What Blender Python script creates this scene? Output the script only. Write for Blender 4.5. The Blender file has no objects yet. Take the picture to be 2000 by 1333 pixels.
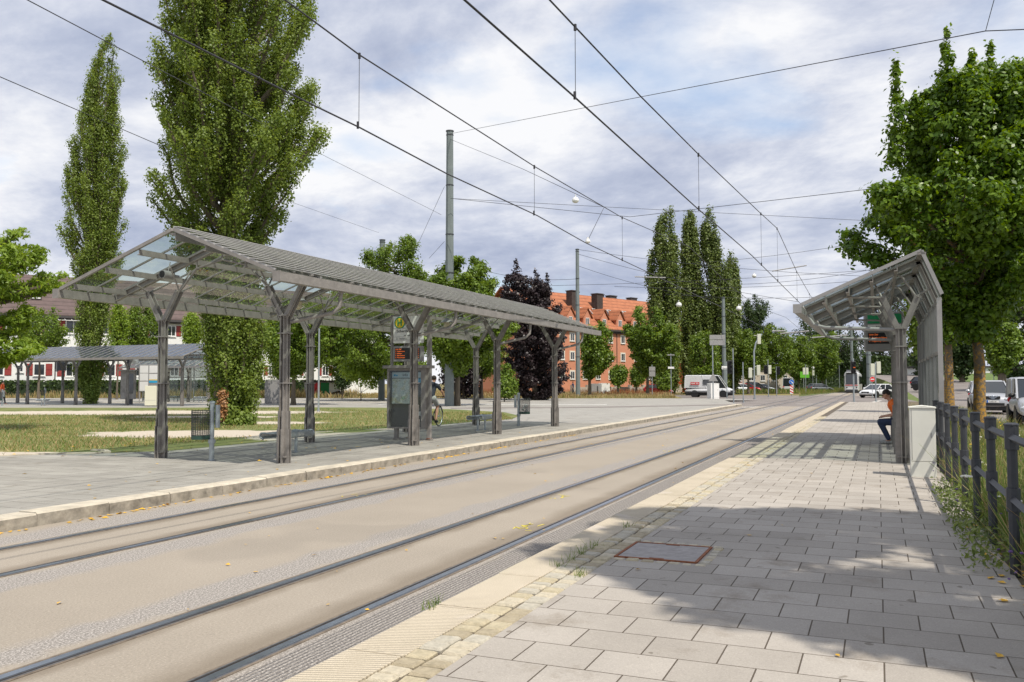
import bpy, math, random
import numpy as np
from mathutils import Vector, Matrix, Euler

# ---------------------------------------------------------------- camera, world, sun, exposure
SC = bpy.context.scene
COL = SC.collection
FPX = 1694.6                                     # focal length for a frame 2000 px wide
YAW, PITCH, ROLL = math.radians(22.848), math.radians(2.794), math.radians(.08)
CAM = np.array([0., 0., 1.6])
_f = np.array([math.cos(YAW)*math.cos(PITCH), math.sin(YAW)*math.cos(PITCH), math.sin(PITCH)])
_r = np.array([math.sin(YAW), -math.cos(YAW), 0.])
_d = np.cross(_f, _r)
_c, _s = math.cos(ROLL), math.sin(ROLL)
RM = np.array([_r*_c+_d*_s, -_r*_s+_d*_c, _f])
cam = bpy.data.cameras.new('camera'); camo = bpy.data.objects.new('camera', cam); COL.objects.link(camo)
cam.sensor_width = 36; cam.lens = FPX*36/2000; cam.clip_start = .05; cam.clip_end = 4000
m = Matrix.Identity(4)
for i in range(3):
    m[i][0] = RM[0][i]; m[i][1] = -RM[1][i]; m[i][2] = -RM[2][i]; m[i][3] = CAM[i]
camo.matrix_world = m
SC.camera = camo

SUN_TO = Vector((-.30, -.50, 1.)).normalized()      # towards the sun
W = bpy.data.worlds.new('World'); SC.world = W; W.use_nodes = True
nt = W.node_tree; nt.nodes.clear()
def N(nt, t, **k):
    n = nt.nodes.new(t)
    for a, b in k.items():
        if a == 'ins':
            for i, v in b.items(): n.inputs[i].default_value = v
        else: setattr(n, a, b)
    return n
def L(nt, a, ao, b, bi): nt.links.new(a.outputs[ao], b.inputs[bi])
def ramp(nt, pts, src=None, so=0):
    r = N(nt, 'ShaderNodeValToRGB'); e = r.color_ramp.elements
    while len(e) < len(pts): e.new(.5)
    for q, (p, c) in zip(e, pts):
        q.position = p; q.color = tuple(c)+(1,) if len(c) == 3 else c
    if src: L(nt, src, so, r, 0)
    return r
def math_(nt, op, a, b=None, c=None, clamp=False):
    n = N(nt, 'ShaderNodeMath', operation=op, use_clamp=clamp)
    for i, v in enumerate((a, b, c)):
        if v is None: continue
        if isinstance(v, tuple): L(nt, v[0], v[1], n, i)
        else: n.inputs[i].default_value = v
    return n
sky = N(nt, 'ShaderNodeTexSky', sky_type='NISHITA', sun_disc=False, sun_elevation=math.asin(SUN_TO.z),
        sun_rotation=math.atan2(SUN_TO.x, SUN_TO.y), air_density=1.2, dust_density=1.2)
tc = N(nt, 'ShaderNodeTexCoord'); sp = N(nt, 'ShaderNodeSeparateXYZ'); L(nt, tc, 'Generated', sp, 0)
zc = math_(nt, 'MAXIMUM', (sp, 2), .0); zc = math_(nt, 'ADD', (zc, 0), .26)
cx = math_(nt, 'DIVIDE', (sp, 0), (zc, 0)); cy = math_(nt, 'DIVIDE', (sp, 1), (zc, 0))
cb = N(nt, 'ShaderNodeCombineXYZ'); L(nt, cx, 0, cb, 0); L(nt, cy, 0, cb, 1); cb.inputs[2].default_value = 3.3
mp = N(nt, 'ShaderNodeMapping'); L(nt, cb, 0, mp, 0); mp.inputs['Rotation'].default_value = (0, 0, .4); mp.inputs['Scale'].default_value = (1., .72, 1)
n1 = N(nt, 'ShaderNodeTexNoise', ins={'Scale': 1.05, 'Detail': 9., 'Roughness': .52, 'Distortion': .35}); L(nt, mp, 0, n1, 'Vector')
mp2 = N(nt, 'ShaderNodeMapping'); L(nt, cb, 0, mp2, 0); mp2.inputs['Location'].default_value = (7.3, 2.1, 5); mp2.inputs['Rotation'].default_value = (0, 0, -.35); mp2.inputs['Scale'].default_value = (1.0, .75, 1)
n2 = N(nt, 'ShaderNodeTexNoise', ins={'Scale': 2.1, 'Detail': 12., 'Roughness': .62, 'Distortion': .15}); L(nt, mp2, 0, n2, 'Vector')
cover = ramp(nt, [(.31, (0, 0, 0)), (.43, (1, 1, 1))], n1, 0)
shade = ramp(nt, [(.33, (.42, .475, .63)), (.41, (.53, .58, .72)), (.47, (.65, .69, .805)), (.53, (.80, .825, .90)), (.60, (.96, .965, .99))], n2, 0)
skm = N(nt, 'ShaderNodeMix', data_type='RGBA', blend_type='MULTIPLY'); skm.inputs[0].default_value = 1
L(nt, sky, 0, skm, 6); skm.inputs[7].default_value = (.17, .175, .185, 1)
mx = N(nt, 'ShaderNodeMix', data_type='RGBA'); L(nt, cover, 0, mx, 0); L(nt, skm, 2, mx, 6); L(nt, shade, 0, mx, 7)
bg = N(nt, 'ShaderNodeBackground'); L(nt, mx, 2, bg, 0); bg.inputs[1].default_value = 1.
wo = N(nt, 'ShaderNodeOutputWorld'); L(nt, bg, 0, wo, 0)
sl = bpy.data.lights.new('sun', 'SUN'); sl.energy = 5.0; sl.angle = math.radians(.55); sl.color = (1., .93, .82)
so = bpy.data.objects.new('sun', sl); COL.objects.link(so); so.rotation_euler = SUN_TO.to_track_quat('Z', 'Y').to_euler()
SC.view_settings.view_transform = 'Standard'; SC.view_settings.look = 'None'; SC.view_settings.exposure = 0
SC.cycles.max_bounces = 7; SC.cycles.transparent_max_bounces = 16; SC.cycles.use_adaptive_sampling = True

# ---------------------------------------------------------------- placing helpers
def ray(px, py): return RM.T @ np.array([(px-1000)/FPX, (py-666.5)/FPX, 1.])
def at(px, py, z=0.):
    d = ray(px, py); return CAM + d*((z-1.6)/d[2])
def deep(px, D, z=0.):
    """ground point seen in column px at optical depth D"""
    y0 = 748.
    for _ in range(6):
        d = ray(px, y0); p = CAM+d*D
        y0 += (p[2]-z)*FPX/D
    d = ray(px, y0); p = CAM+d*D
    return np.array([p[0], p[1], z])
def depth(p): return float((RM @ (np.array(p, float)-CAM))[2])
def onY(px, py, Y):
    d = ray(px, py); return CAM + d*(Y/d[1])
RIGHT = np.array([math.sin(YAW), -math.cos(YAW)])    # ground direction across the view
FWD = np.array([math.cos(YAW), math.sin(YAW)])
rnd = random.Random(5)

# ---------------------------------------------------------------- mesh builder
class MB:
    def __init__(s): s.v = []; s.f = []; s.mi = []; s.m = 0; s.T = None
    def add(s, vs, fs):
        b = len(s.v)
        if s.T is not None: vs = [tuple(s.T @ Vector(v)) for v in vs]
        s.v += [tuple(v) for v in vs]; s.f += [tuple(i+b for i in f) for f in fs]; s.mi += [s.m]*len(fs)
        return s
    def box(s, x0, x1, y0, y1, z0, z1):
        return s.add([(x0,y0,z0),(x1,y0,z0),(x1,y1,z0),(x0,y1,z0),(x0,y0,z1),(x1,y0,z1),(x1,y1,z1),(x0,y1,z1)],
                     [(3,2,1,0),(4,5,6,7),(0,1,5,4),(1,2,6,5),(2,3,7,6),(3,0,4,7)])
    def bar(s, p, q, w, h, up=(0,0,1)):
        p = Vector(p); q = Vector(q); d = (q-p).normalized(); u = Vector(up)
        if abs(d.dot(u)) > .99: u = Vector((1,0,0))
        a = d.cross(u).normalized()*(w/2); b = a.cross(d).normalized()*(h/2)
        vs = [e+x*a+y*b for e in (p, q) for x, y in ((-1,-1),(1,-1),(1,1),(-1,1))]
        return s.add(vs, [(0,1,2,3),(7,6,5,4),(0,4,5,1),(1,5,6,2),(2,6,7,3),(3,7,4,0)])
    def tube(s, p, q, r0, r1=None, n=10, cap=True):
        return s.path([p, q], [r0, r0 if r1 is None else r1], n, cap)
    def path(s, pts, rs, n=8, cap=True):
        pts = [Vector(p) for p in pts]
        if not hasattr(rs, '__len__'): rs = [rs]*len(pts)
        vs = []; fs = []; a = None
        for i, p in enumerate(pts):
            d = (pts[min(i+1, len(pts)-1)]-pts[max(i-1, 0)]).normalized()
            if a is None:
                a = d.orthogonal().normalized()
            else:
                a = (a-d*a.dot(d)).normalized()
            b = d.cross(a)
            for k in range(n):
                t = 2*math.pi*k/n; vs.append(p+(a*math.cos(t)+b*math.sin(t))*rs[i])
        for i in range(len(pts)-1):
            for k in range(n):
                k2 = (k+1) % n; fs.append((i*n+k, i*n+k2, (i+1)*n+k2, (i+1)*n+k))
        if cap:
            fs.append(tuple(range(n))[::-1]); fs.append(tuple((len(pts)-1)*n+k for k in range(n)))
        return s.add(vs, fs)
    def lathe(s, prof, n=16, c=(0,0,0)):
        vs = [(c[0]+r*math.cos(2*math.pi*k/n), c[1]+r*math.sin(2*math.pi*k/n), c[2]+z) for r, z in prof for k in range(n)]
        fs = [(i*n+k, i*n+(k+1)%n, (i+1)*n+(k+1)%n, (i+1)*n+k) for i in range(len(prof)-1) for k in range(n)]
        fs += [tuple(range(n))[::-1], tuple((len(prof)-1)*n+k for k in range(n))]
        return s.add(vs, fs)
    def prism(s, poly, y0, y1, ax='y'):
        n = len(poly)
        if ax == 'y': vs = [(a, y0, b) for a, b in poly]+[(a, y1, b) for a, b in poly]
        elif ax == 'x': vs = [(y0, a, b) for a, b in poly]+[(y1, a, b) for a, b in poly]
        else: vs = [(a, b, y0) for a, b in poly]+[(a, b, y1) for a, b in poly]
        return s.add(vs, [tuple(range(n)), tuple(range(2*n-1, n-1, -1))]+[(i, i+n, (i+1)%n+n, (i+1)%n) for i in range(n)])
    def ball(s, c, r, n=12, m_=8):
        r = (r, r, r) if not hasattr(r, '__len__') else r
        vs = []; fs = []
        for i in range(1, m_):
            t = math.pi*i/m_
            for k in range(n):
                u = 2*math.pi*k/n; vs.append((c[0]+r[0]*math.sin(t)*math.cos(u), c[1]+r[1]*math.sin(t)*math.sin(u), c[2]+r[2]*math.cos(t)))
        vs += [(c[0], c[1], c[2]+r[2]), (c[0], c[1], c[2]-r[2])]; T, B = len(vs)-2, len(vs)-1
        for i in range(m_-2):
            for k in range(n): fs.append((i*n+k, (i+1)*n+k, (i+1)*n+(k+1)%n, i*n+(k+1)%n))
        for k in range(n): fs.append((T, k, (k+1)%n)); fs.append((B, (m_-2)*n+(k+1)%n, (m_-2)*n+k))
        return s.add(vs, fs)
    def torus(s, c, R, r, ax='y', n=28, k_=8):
        pts = []
        for i in range(n):
            t = 2*math.pi*i/n; a, b = R*math.cos(t), R*math.sin(t)
            for j in range(k_):
                u = 2*math.pi*j/k_; q = R+r*math.cos(u); a, b, h = q*math.cos(t), q*math.sin(t), r*math.sin(u)
                pts.append((c[0]+a, c[1]+h, c[2]+b) if ax == 'y' else (c[0]+h, c[1]+a, c[2]+b) if ax == 'x' else (c[0]+a, c[1]+b, c[2]+h))
        return s.add(pts, [(i*k_+j, ((i+1)%n)*k_+j, ((i+1)%n)*k_+(j+1)%k_, i*k_+(j+1)%k_) for i in range(n) for j in range(k_)])
    def build(s, name, mats, parent=None, smooth=False, bevel=0, loc=None):
        me = bpy.data.meshes.new(name); me.from_pydata(s.v, [], s.f)
        mats = mats if isinstance(mats, (list, tuple)) else [mats]
        for q in mats: me.materials.append(q)
        if len(mats) > 1: me.polygons.foreach_set('material_index', s.mi)
        me.validate(); 
        import bmesh
        b = bmesh.new(); b.from_mesh(me); bmesh.ops.recalc_face_normals(b, faces=b.faces); b.to_mesh(me); b.free()
        if smooth:
            me.shade_smooth()
            me.set_sharp_from_angle(angle=math.radians(38)) if hasattr(me, 'set_sharp_from_angle') else None
        o = bpy.data.objects.new(name, me); COL.objects.link(o)
        if parent: o.parent = parent
        if loc is not None: o.location = loc
        if bevel:
            md = o.modifiers.new('bevel', 'BEVEL'); md.width = bevel; md.segments = 2; md.limit_method = 'ANGLE'
        return o
def tag(o, label=None, cat=None, group=None, kind=None):
    if label: o['label'] = label
    if cat: o['category'] = cat
    if group: o['group'] = group
    if kind: o['kind'] = kind
    return o
def thing(name, label, cat, loc=(0,0,0), rotz=0, group=None):
    o = bpy.data.objects.new(name, None); COL.objects.link(o); o.location = Vector(loc); o.rotation_euler = (0, 0, rotz)
    o.empty_display_size = .2
    return tag(o, label, cat, group)
def copy_tree(o, parent=None):
    c = o.copy(); COL.objects.link(c); c.parent = parent
    for ch in [q for q in bpy.data.objects if q.parent == o]: copy_tree(ch, c)
    return c
def copy_thing(o, loc, rotz, label):
    c = copy_tree(o); c.location = Vector(loc); c.rotation_euler = (0, 0, rotz); c['label'] = label; return c
def quads(name, V, mats, parent=None, tint=None, kind=None):
    """V: (n,4,3) array of quads -> one mesh, with a per-face tint value"""
    n = len(V); me = bpy.data.meshes.new(name)
    me.vertices.add(n*4); me.vertices.foreach_set('co', np.ascontiguousarray(V, dtype=np.float32).ravel())
    me.loops.add(n*4); me.loops.foreach_set('vertex_index', np.arange(n*4, dtype=np.int32))
    me.polygons.add(n); me.polygons.foreach_set('loop_start', np.arange(0, n*4, 4, dtype=np.int32))
    me.update(calc_edges=True)
    mats = mats if isinstance(mats, (list, tuple)) else [mats]
    for q in mats: me.materials.append(q)
    a = me.attributes.new('tint', 'FLOAT', 'FACE')
    a.data.foreach_set('value', (np.random.default_rng(n).random(n) if tint is None else tint).astype(np.float32))
    o = bpy.data.objects.new(name, me); COL.objects.link(o)
    if parent: o.parent = parent
    if kind: o['kind'] = kind
    return o
def text(name, s, loc, size, mat, parent, rot=(math.pi/2, 0, 0), align='LEFT', ext=.002):
    cu = bpy.data.curves.new(name, 'FONT'); cu.body = s; cu.size = size; cu.extrude = ext; cu.align_x = align
    cu.materials.append(mat); o = bpy.data.objects.new(name, cu); COL.objects.link(o)
    me = bpy.data.meshes.new_from_object(o); bpy.data.objects.remove(o); o = bpy.data.objects.new(name, me); COL.objects.link(o)
    o.location = loc; o.rotation_euler = rot; o.parent = parent; return o

# ---------------------------------------------------------------- materials
def mat(name, col, rough=.6, metal=0., var=.0, scale=6., bump=0., bscale=60., emit=0, spec=.5, streak=False):
    M = bpy.data.materials.new(name); M.use_nodes = True; t = M.node_tree; b = t.nodes['Principled BSDF']
    b.inputs['Base Color'].default_value = (*col, 1); b.inputs['Roughness'].default_value = rough; b.inputs['Metallic'].default_value = metal
    b.inputs['Specular IOR Level'].default_value = spec
    if emit: b.inputs['Emission Color'].default_value = (*col, 1); b.inputs['Emission Strength'].default_value = emit
    if var or bump:
        g = N(t, 'ShaderNodeTexCoord'); mp = N(t, 'ShaderNodeMapping'); L(t, g, 'Object', mp, 0)
        if streak: mp.inputs['Scale'].default_value = (1, 1, .15)
    if var:
        n = N(t, 'ShaderNodeTexNoise', ins={'Scale': scale, 'Detail': 6., 'Roughness': .65}); L(t, mp, 0, n, 'Vector')
        r = ramp(t, [(.3, tuple(c*(1-var) for c in col)), (.7, tuple(min(1, c*(1+var)) for c in col))], n, 0); L(t, r, 0, b, 'Base Color')
    if bump:
        n = N(t, 'ShaderNodeTexNoise', ins={'Scale': bscale, 'Detail': 4.}); L(t, g, 'Object', n, 'Vector')
        bp = N(t, 'ShaderNodeBump'); bp.inputs['Strength'].default_value = bump; bp.inputs['Distance'].default_value = .01
        L(t, n, 0, bp, 'Height'); L(t, bp, 0, b, 'Normal')
    return M
def leafmat(name, c0, c1, trans=.35, rough=.45):
    M = bpy.data.materials.new(name); M.use_nodes = True; t = M.node_tree; b = t.nodes['Principled BSDF']; out = t.nodes['Material Output']
    a = N(t, 'ShaderNodeAttribute', attribute_name='tint'); r = ramp(t, [(0, c0), (1, c1)], a, 'Fac'); L(t, r, 0, b, 'Base Color')
    b.inputs['Roughness'].default_value = rough; b.inputs['Specular IOR Level'].default_value = .4
    tr = N(t, 'ShaderNodeBsdfTranslucent'); h = N(t, 'ShaderNodeHueSaturation', ins={'Hue': .48, 'Saturation': 1.1, 'Value': 1.3}); L(t, r, 0, h, 'Color'); L(t, h, 0, tr, 0)
    m_ = N(t, 'ShaderNodeMixShader'); m_.inputs[0].default_value = trans; L(t, b, 0, m_, 1); L(t, tr, 0, m_, 2); L(t, m_, 0, out, 0)
    return M
def glassmat(name, tint, refl=1.45, rough=.03, dirt=.12, dcol=(.35,.36,.33)):
    M = bpy.data.materials.new(name); M.use_nodes = True; t = M.node_tree; t.nodes.clear(); out = N(t, 'ShaderNodeOutputMaterial')
    tr = N(t, 'ShaderNodeBsdfTransparent'); tr.inputs[0].default_value = (*tint, 1)
    gl = N(t, 'ShaderNodeBsdfGlossy'); gl.inputs['Roughness'].default_value = rough
    fr = N(t, 'ShaderNodeFresnel'); gb = N(t, 'ShaderNodeNewGeometry'); io = N(t, 'ShaderNodeMapRange'); L(t, gb, 'Backfacing', io, 0); io.inputs[3].default_value = refl; io.inputs[4].default_value = 1/refl; L(t, io, 0, fr, 0)
    m1 = N(t, 'ShaderNodeMixShader'); L(t, fr, 0, m1, 0); L(t, tr, 0, m1, 1); L(t, gl, 0, m1, 2)
    df = N(t, 'ShaderNodeBsdfDiffuse'); df.inputs[0].default_value = (*dcol, 1)
    g = N(t, 'ShaderNodeTexCoord'); n = N(t, 'ShaderNodeTexNoise', ins={'Scale': 3., 'Detail': 8., 'Roughness': .75}); L(t, g, 'Object', n, 'Vector')
    r = ramp(t, [(.35, (dirt*.3,)*3), (.75, (min(1, dirt*2.4),)*3)], n, 0)
    m2 = N(t, 'ShaderNodeMixShader'); L(t, r, 0, m2, 0); L(t, m1, 0, m2, 1); L(t, df, 0, m2, 2); L(t, m2, 0, out, 0)
    return M
def ground(name, build, bump=.4, bs=220., rough=.85):
    """build(t, pos_node, sep_node, noise_fn) returns (node, socket) of the colour"""
    M = bpy.data.materials.new(name); M.use_nodes = True; t = M.node_tree; b = t.nodes['Principled BSDF']; b.inputs['Roughness'].default_value = rough
    b.inputs['Specular IOR Level'].default_value = .25
    g = N(t, 'ShaderNodeNewGeometry'); sp = N(t, 'ShaderNodeSeparateXYZ'); L(t, g, 'Position', sp, 0)
    def noise(scale, detail=5., rough=.6, vec=None, dist=0.):
        n = N(t, 'ShaderNodeTexNoise', ins={'Scale': scale, 'Detail': detail, 'Roughness': rough, 'Distortion': dist})
        if vec is None: L(t, g, 'Position', n, 'Vector')
        else: L(t, vec, 0, n, 'Vector')
        return n
    def mix(f, a, c, mode='MIX'):
        x = N(t, 'ShaderNodeMix', data_type='RGBA', blend_type=mode)
        if isinstance(f, tuple): L(t, f[0], f[1], x, 0)
        else: x.inputs[0].default_value = f
        for i, q in ((6, a), (7, c)):
            if isinstance(q, tuple) and hasattr(q[0], 'outputs'): L(t, q[0], q[1], x, i)
            else: x.inputs[i].default_value = (*q, 1)
        return (x, 2)
    res = build(t, g, sp, noise, mix); L(t, res[0][0], res[0][1], b, 'Base Color')
    n = noise(bs, 3.); bp = N(t, 'ShaderNodeBump'); bp.inputs['Strength'].default_value = bump; bp.inputs['Distance'].default_value = .004
    L(t, n, 0, bp, 'Height')
    if len(res) > 1 and res[1]:
        b2 = N(t, 'ShaderNodeBump'); b2.inputs['Strength'].default_value = 1.; b2.inputs['Distance'].default_value = res[2]
        L(t, res[1][0], res[1][1], b2, 'Height'); L(t, bp, 0, b2, 'Normal'); L(t, b2, 0, b, 'Normal')
    else: L(t, bp, 0, b, 'Normal')
    return M

def g_road(t, g, sp, noise, mix):
    big = noise(.6, 6., .6); fine = noise(62., 4., .95); fine2 = noise(45., 4., .8)
    base = ramp(t, [(.3, (.272, .237, .192)), (.7, (.33, .288, .235))], big, 0)
    # worn grey aggregate bands beside the rails
    ed = noise(1.2, 4., .6); acc = None
    for yc, w in ((7.87+.36, .30), (6.80-.34, .24), (4.43+.30, .22), (3.02, .36)):
        dd = math_(t, 'ABSOLUTE', (math_(t, 'SUBTRACT', (sp, 1), yc), 0))
        dd = math_(t, 'ADD', (dd, 0), (math_(t, 'MULTIPLY', (math_(t, 'SUBTRACT', (ed, 0), .5), 0), .5), 0))
        mk = ramp(t, [(w*.6, (1, 1, 1)), (w*1.1, (0, 0, 0))], dd, 0)
        acc = mk if acc is None else math_(t, 'MAXIMUM', (acc, 0), (mk, 0))
    agg = ramp(t, [(.38, (.10, .095, .095)), (.5, (.25, .235, .225)), (.62, (.50, .475, .45))], noise(62., 3.5, .85), 0)
    tan2 = mix((ramp(t, [(.35, (0, 0, 0)), (.65, (1, 1, 1))], fine2, 0), 0), (base, 0), (.35, .315, .268)); tan2 = mix(.55, (base, 0), tan2)
    sp1 = ramp(t, [(.28, (.40, .39, .38)), (.42, (.90, .90, .90)), (.57, (1.04, 1.04, 1.04)), (.70, (1.75, 1.72, 1.68))], fine, 0)
    c = mix((math_(t, 'MULTIPLY', (acc, 0), .7), 0), tan2, (agg, 0)); c = mix(1., c, (sp1, 0), 'MULTIPLY')
    # dark stained dirt hugging each rail, inside the gauge
    st = None
    for yc, w in ((6.93, .12), (7.76, .10), (4.33, .08), (3.52, .18)):
        dd = math_(t, 'ABSOLUTE', (math_(t, 'SUBTRACT', (sp, 1), yc), 0)); dd = math_(t, 'ADD', (dd, 0), (math_(t, 'MULTIPLY', (math_(t, 'SUBTRACT', (ed, 0), .5), 0), .25), 0))
        mk = ramp(t, [(w*.2, (1, 1, 1)), (w*1.4, (0, 0, 0))], dd, 0); st = mk if st is None else math_(t, 'MAXIMUM', (st, 0), (mk, 0))
    c = mix((math_(t, 'MULTIPLY', (st, 0), .6), 0), c, (.15, .12, .085))
    pn = ramp(t, [(.60, (0, 0, 0)), (.63, (1, 1, 1))], noise(.28, 3., .5), 0); c = mix((math_(t, 'MULTIPLY', (pn, 0), .18), 0), c, (.16, .145, .125))
    # dark spots
    sn = noise(2.6, 2., .5); ds = ramp(t, [(.76, (0, 0, 0)), (.80, (1, 1, 1))], sn, 0); c = mix((math_(t, 'MULTIPLY', (ds, 0), .35), 0), c, (.1, .09, .08))
    # milled grooves between the last rail and the platform edge
    wv = math_(t, 'SINE', (math_(t, 'MULTIPLY', (sp, 1), 2*math.pi/.035), 0)); gt = math_(t, 'GREATER_THAN', (sp, 1), 2.70); lt = math_(t, 'LESS_THAN', (sp, 1), 3.26)
    gm = math_(t, 'MULTIPLY', (gt, 0), (lt, 0)); h = math_(t, 'MULTIPLY', (wv, 0), (gm, 0))
    dk = ramp(t, [(.0, (1, 1, 1)), (.9, (.76, .76, .77))], math_(t, 'MULTIPLY', (math_(t, 'MULTIPLY', (wv, 0), -1.), 0), (gm, 0)), 0)
    c = mix(1., c, (dk, 0), 'MULTIPLY')
    return c, (h, 0), .006
M_road = ground('track paving', g_road, .55, 160.)
def g_cross(t, g, sp, noise, mix):
    b_ = ramp(t, [(.3, (.17, .15, .14)), (.7, (.25, .225, .21))], noise(.35, 6.), 0); f = ramp(t, [(.3, (.75, .75, .75)), (.7, (1.2, 1.2, 1.2))], noise(60., 3.), 0)
    return (mix(1., (b_, 0), (f, 0), 'MULTIPLY'),)
M_cross = ground('dark asphalt', g_cross)
def pavers(bw, rh, c0, c1, cm, off=.5, mort=.006, swap=True, big=(.88, 1.08)):
    def fn(t, g, sp, noise, mix):
        cb = N(t, 'ShaderNodeCombineXYZ')
        L(t, sp, 1, cb, 0) if swap else L(t, sp, 0, cb, 0)
        L(t, sp, 0, cb, 1) if swap else L(t, sp, 1, cb, 1)
        wob = noise(3., 2.); 
        br = N(t, 'ShaderNodeTexBrick', offset=off, offset_frequency=2)
        br.inputs['Scale'].default_value = 1.; br.inputs['Brick Width'].default_value = bw; br.inputs['Row Height'].default_value = rh
        br.inputs['Mortar Size'].default_value = mort; br.inputs['Mortar Smooth'].default_value = .2; br.inputs['Bias'].default_value = 0.
        br.inputs['Color1'].default_value = (*c0, 1); br.inputs['Color2'].default_value = (*c1, 1); br.inputs['Mortar'].default_value = (*cm, 1)
        L(t, cb, 0, br, 'Vector')
        b_ = ramp(t, [(.3, (big[0],)*3), (.7, (big[1],)*3)], noise(.9, 5., .65), 0)
        f = ramp(t, [(.3, (.78, .78, .78)), (.45, (.97, .97, .97)), (.58, (1, 1, 1)), (.72, (1.35, 1.35, 1.33))], noise(110., 3., .75), 0)
        st = ramp(t, [(.56, (1, 1, 1)), (.70, (.76, .73, .69))], noise(1.7, 6., .7), 0)
        c = mix(1., (br, 0), (b_, 0), 'MULTIPLY'); c = mix(1., c, (f, 0), 'MULTIPLY'); c = mix(1., c, (st, 0), 'MULTIPLY')
        gum = ramp(t, [(.735, (1, 1, 1)), (.76, (.62, .6, .57))], noise(9., 2., .4), 0); c = mix(1., c, (gum, 0), 'MULTIPLY')
        inv = math_(t, 'SUBTRACT', 1., (br, 1))
        return c, (inv, 0), .006
    return fn
M_pav = ground('concrete paving slabs', pavers(.40, .355, (.325, .297, .262), (.395, .364, .325), (.10, .08, .06), mort=.0042), .3, 160.)
M_pavl = ground('worn paving slabs', pavers(.60, .40, (.28, .268, .24), (.33, .318, .285), (.15, .14, .125), big=(.8, 1.12)), .3, 200.)
M_plaza = ground('pale paving', pavers(.8, .8, (.31, .30, .275), (.34, .328, .30), (.25, .24, .22)), .3)
def g_strip(t, g, sp, noise, mix):
    c = ramp(t, [(.3, (.49, .43, .33)), (.7, (.59, .52, .41))], noise(1.5, 6.), 0)
    jo = math_(t, 'FRACT', (math_(t, 'DIVIDE', (sp, 0), 1.02), 0)); jm = ramp(t, [(0, (.35, .3, .24)), (.012, (1, 1, 1))], jo, 0)
    pl = ramp(t, [(.66, (0, 0, 0)), (.70, (1, 1, 1))], noise(1.7, 2., .4), 0); c2 = mix((math_(t, 'MULTIPLY', (pl, 0), .5), 0), (c, 0), (.62, .56, .50))
    c2 = mix(1., c2, (jm, 0), 'MULTIPLY'); f = ramp(t, [(.3, (.8, .8, .8)), (.7, (1.15, 1.15, 1.15))], noise(150., 2.), 0); c2 = mix(1., c2, (f, 0), 'MULTIPLY')
    w = math_(t, 'SINE', (math_(t, 'MULTIPLY', (math_(t, 'ADD', (sp, 0), (math_(t, 'MULTIPLY', (sp, 1), .35), 0)), 0), 2*math.pi/.034), 0))
    dk = ramp(t, [(0., (1, 1, 1)), (1., (.80, .79, .77))], math_(t, 'MULTIPLY', (w, 0), -1.), 0); c2 = mix(1., c2, (dk, 0), 'MULTIPLY')
    return c2, (w, 0), .004
M_strip = ground('ribbed beige tactile slabs', g_strip, .3)
def g_lawn(t, g, sp, noise, mix):
    a = ramp(t, [(.35, (.10, .135, .04)), (.55, (.17, .185, .07)), (.7, (.28, .25, .115))], noise(.55, 6., .65), 0)
    f = ramp(t, [(.3, (.55, .6, .5)), (.7, (1.35, 1.3, 1.2))], noise(14., 5., .8), 0); a = mix(1., (a, 0), (f, 0), 'MULTIPLY')
    gv = ramp(t, [(.35, (.40, .35, .28)), (.65, (.56, .50, .42))], noise(22., 5., .8), 0)
    acc = None
    across = math_(t, 'ADD', (math_(t, 'MULTIPLY', (sp, 0), float(RIGHT[0])), 0), (math_(t, 'MULTIPLY', (sp, 1), float(RIGHT[1])), 0))
    along = math_(t, 'ADD', (math_(t, 'MULTIPLY', (sp, 0), float(FWD[0])), 0), (math_(t, 'MULTIPLY', (sp, 1), float(FWD[1])), 0))
    for (cx_, cy_, rx, ry) in GRAVEL:
        dx = math_(t, 'DIVIDE', (math_(t, 'SUBTRACT', (across, 0), cx_), 0), rx); dy = math_(t, 'DIVIDE', (math_(t, 'SUBTRACT', (along, 0), cy_), 0), ry)
        q = math_(t, 'SQRT', (math_(t, 'ADD', (math_(t, 'POWER', (dx, 0), 2.), 0), (math_(t, 'POWER', (dy, 0), 2.), 0)), 0))
        q = math_(t, 'SUBTRACT', 1.6, (q, 0)); acc = q if acc is None else math_(t, 'MAXIMUM', (acc, 0), (q, 0))
    acc = math_(t, 'ADD', (acc, 0), (math_(t, 'MULTIPLY', (math_(t, 'SUBTRACT', (noise(1.1, 6., .7), 0), .5), 0), 1.5), 0))
    mk = ramp(t, [(.52, (0, 0, 0)), (.72, (1, 1, 1))], acc, 0)
    return (mix((mk, 0), a, (gv, 0)),)
GRAVEL = [(-9.0, 25.6, 3.6, 2.0), (-19.5, 44.5, 10.5, 3.2), (-4.6, 24.2, 2.8, 2.0), (-9.2, 32.5, 2.2, 1.2), (-12.5, 18.3, 4, .5), (-1.5, 28, 3, .8), (-13.5, 38.5, 3.2, 1.3)]
M_lawn = ground('dry lawn and gravel', g_lawn, .8, 60., .95)
def g_wild(t, g, sp, noise, mix):
    a = ramp(t, [(.3, (.12, .12, .05)), (.5, (.22, .19, .085)), (.7, (.30, .24, .12))], noise(.3, 6., .65), 0)
    f = ramp(t, [(.3, (.5, .55, .45)), (.7, (1.3, 1.25, 1.15))], noise(9., 5., .8), 0); return (mix(1., (a, 0), (f, 0), 'MULTIPLY'),)
M_wild = ground('dry meadow soil', g_wild, .8, 50., .95)
def g_soil(t, g, sp, noise, mix):
    return (( ramp(t, [(.3, (.09, .075, .05)), (.7, (.17, .14, .09))], noise(3., 6.), 0), 0),)
M_soil = ground('weedy soil', g_soil, .8, 70., .95)
M_kerb = mat('weathered concrete kerb', (.50, .45, .36), .85, var=.25, scale=4, bump=.5, bscale=120)
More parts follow.
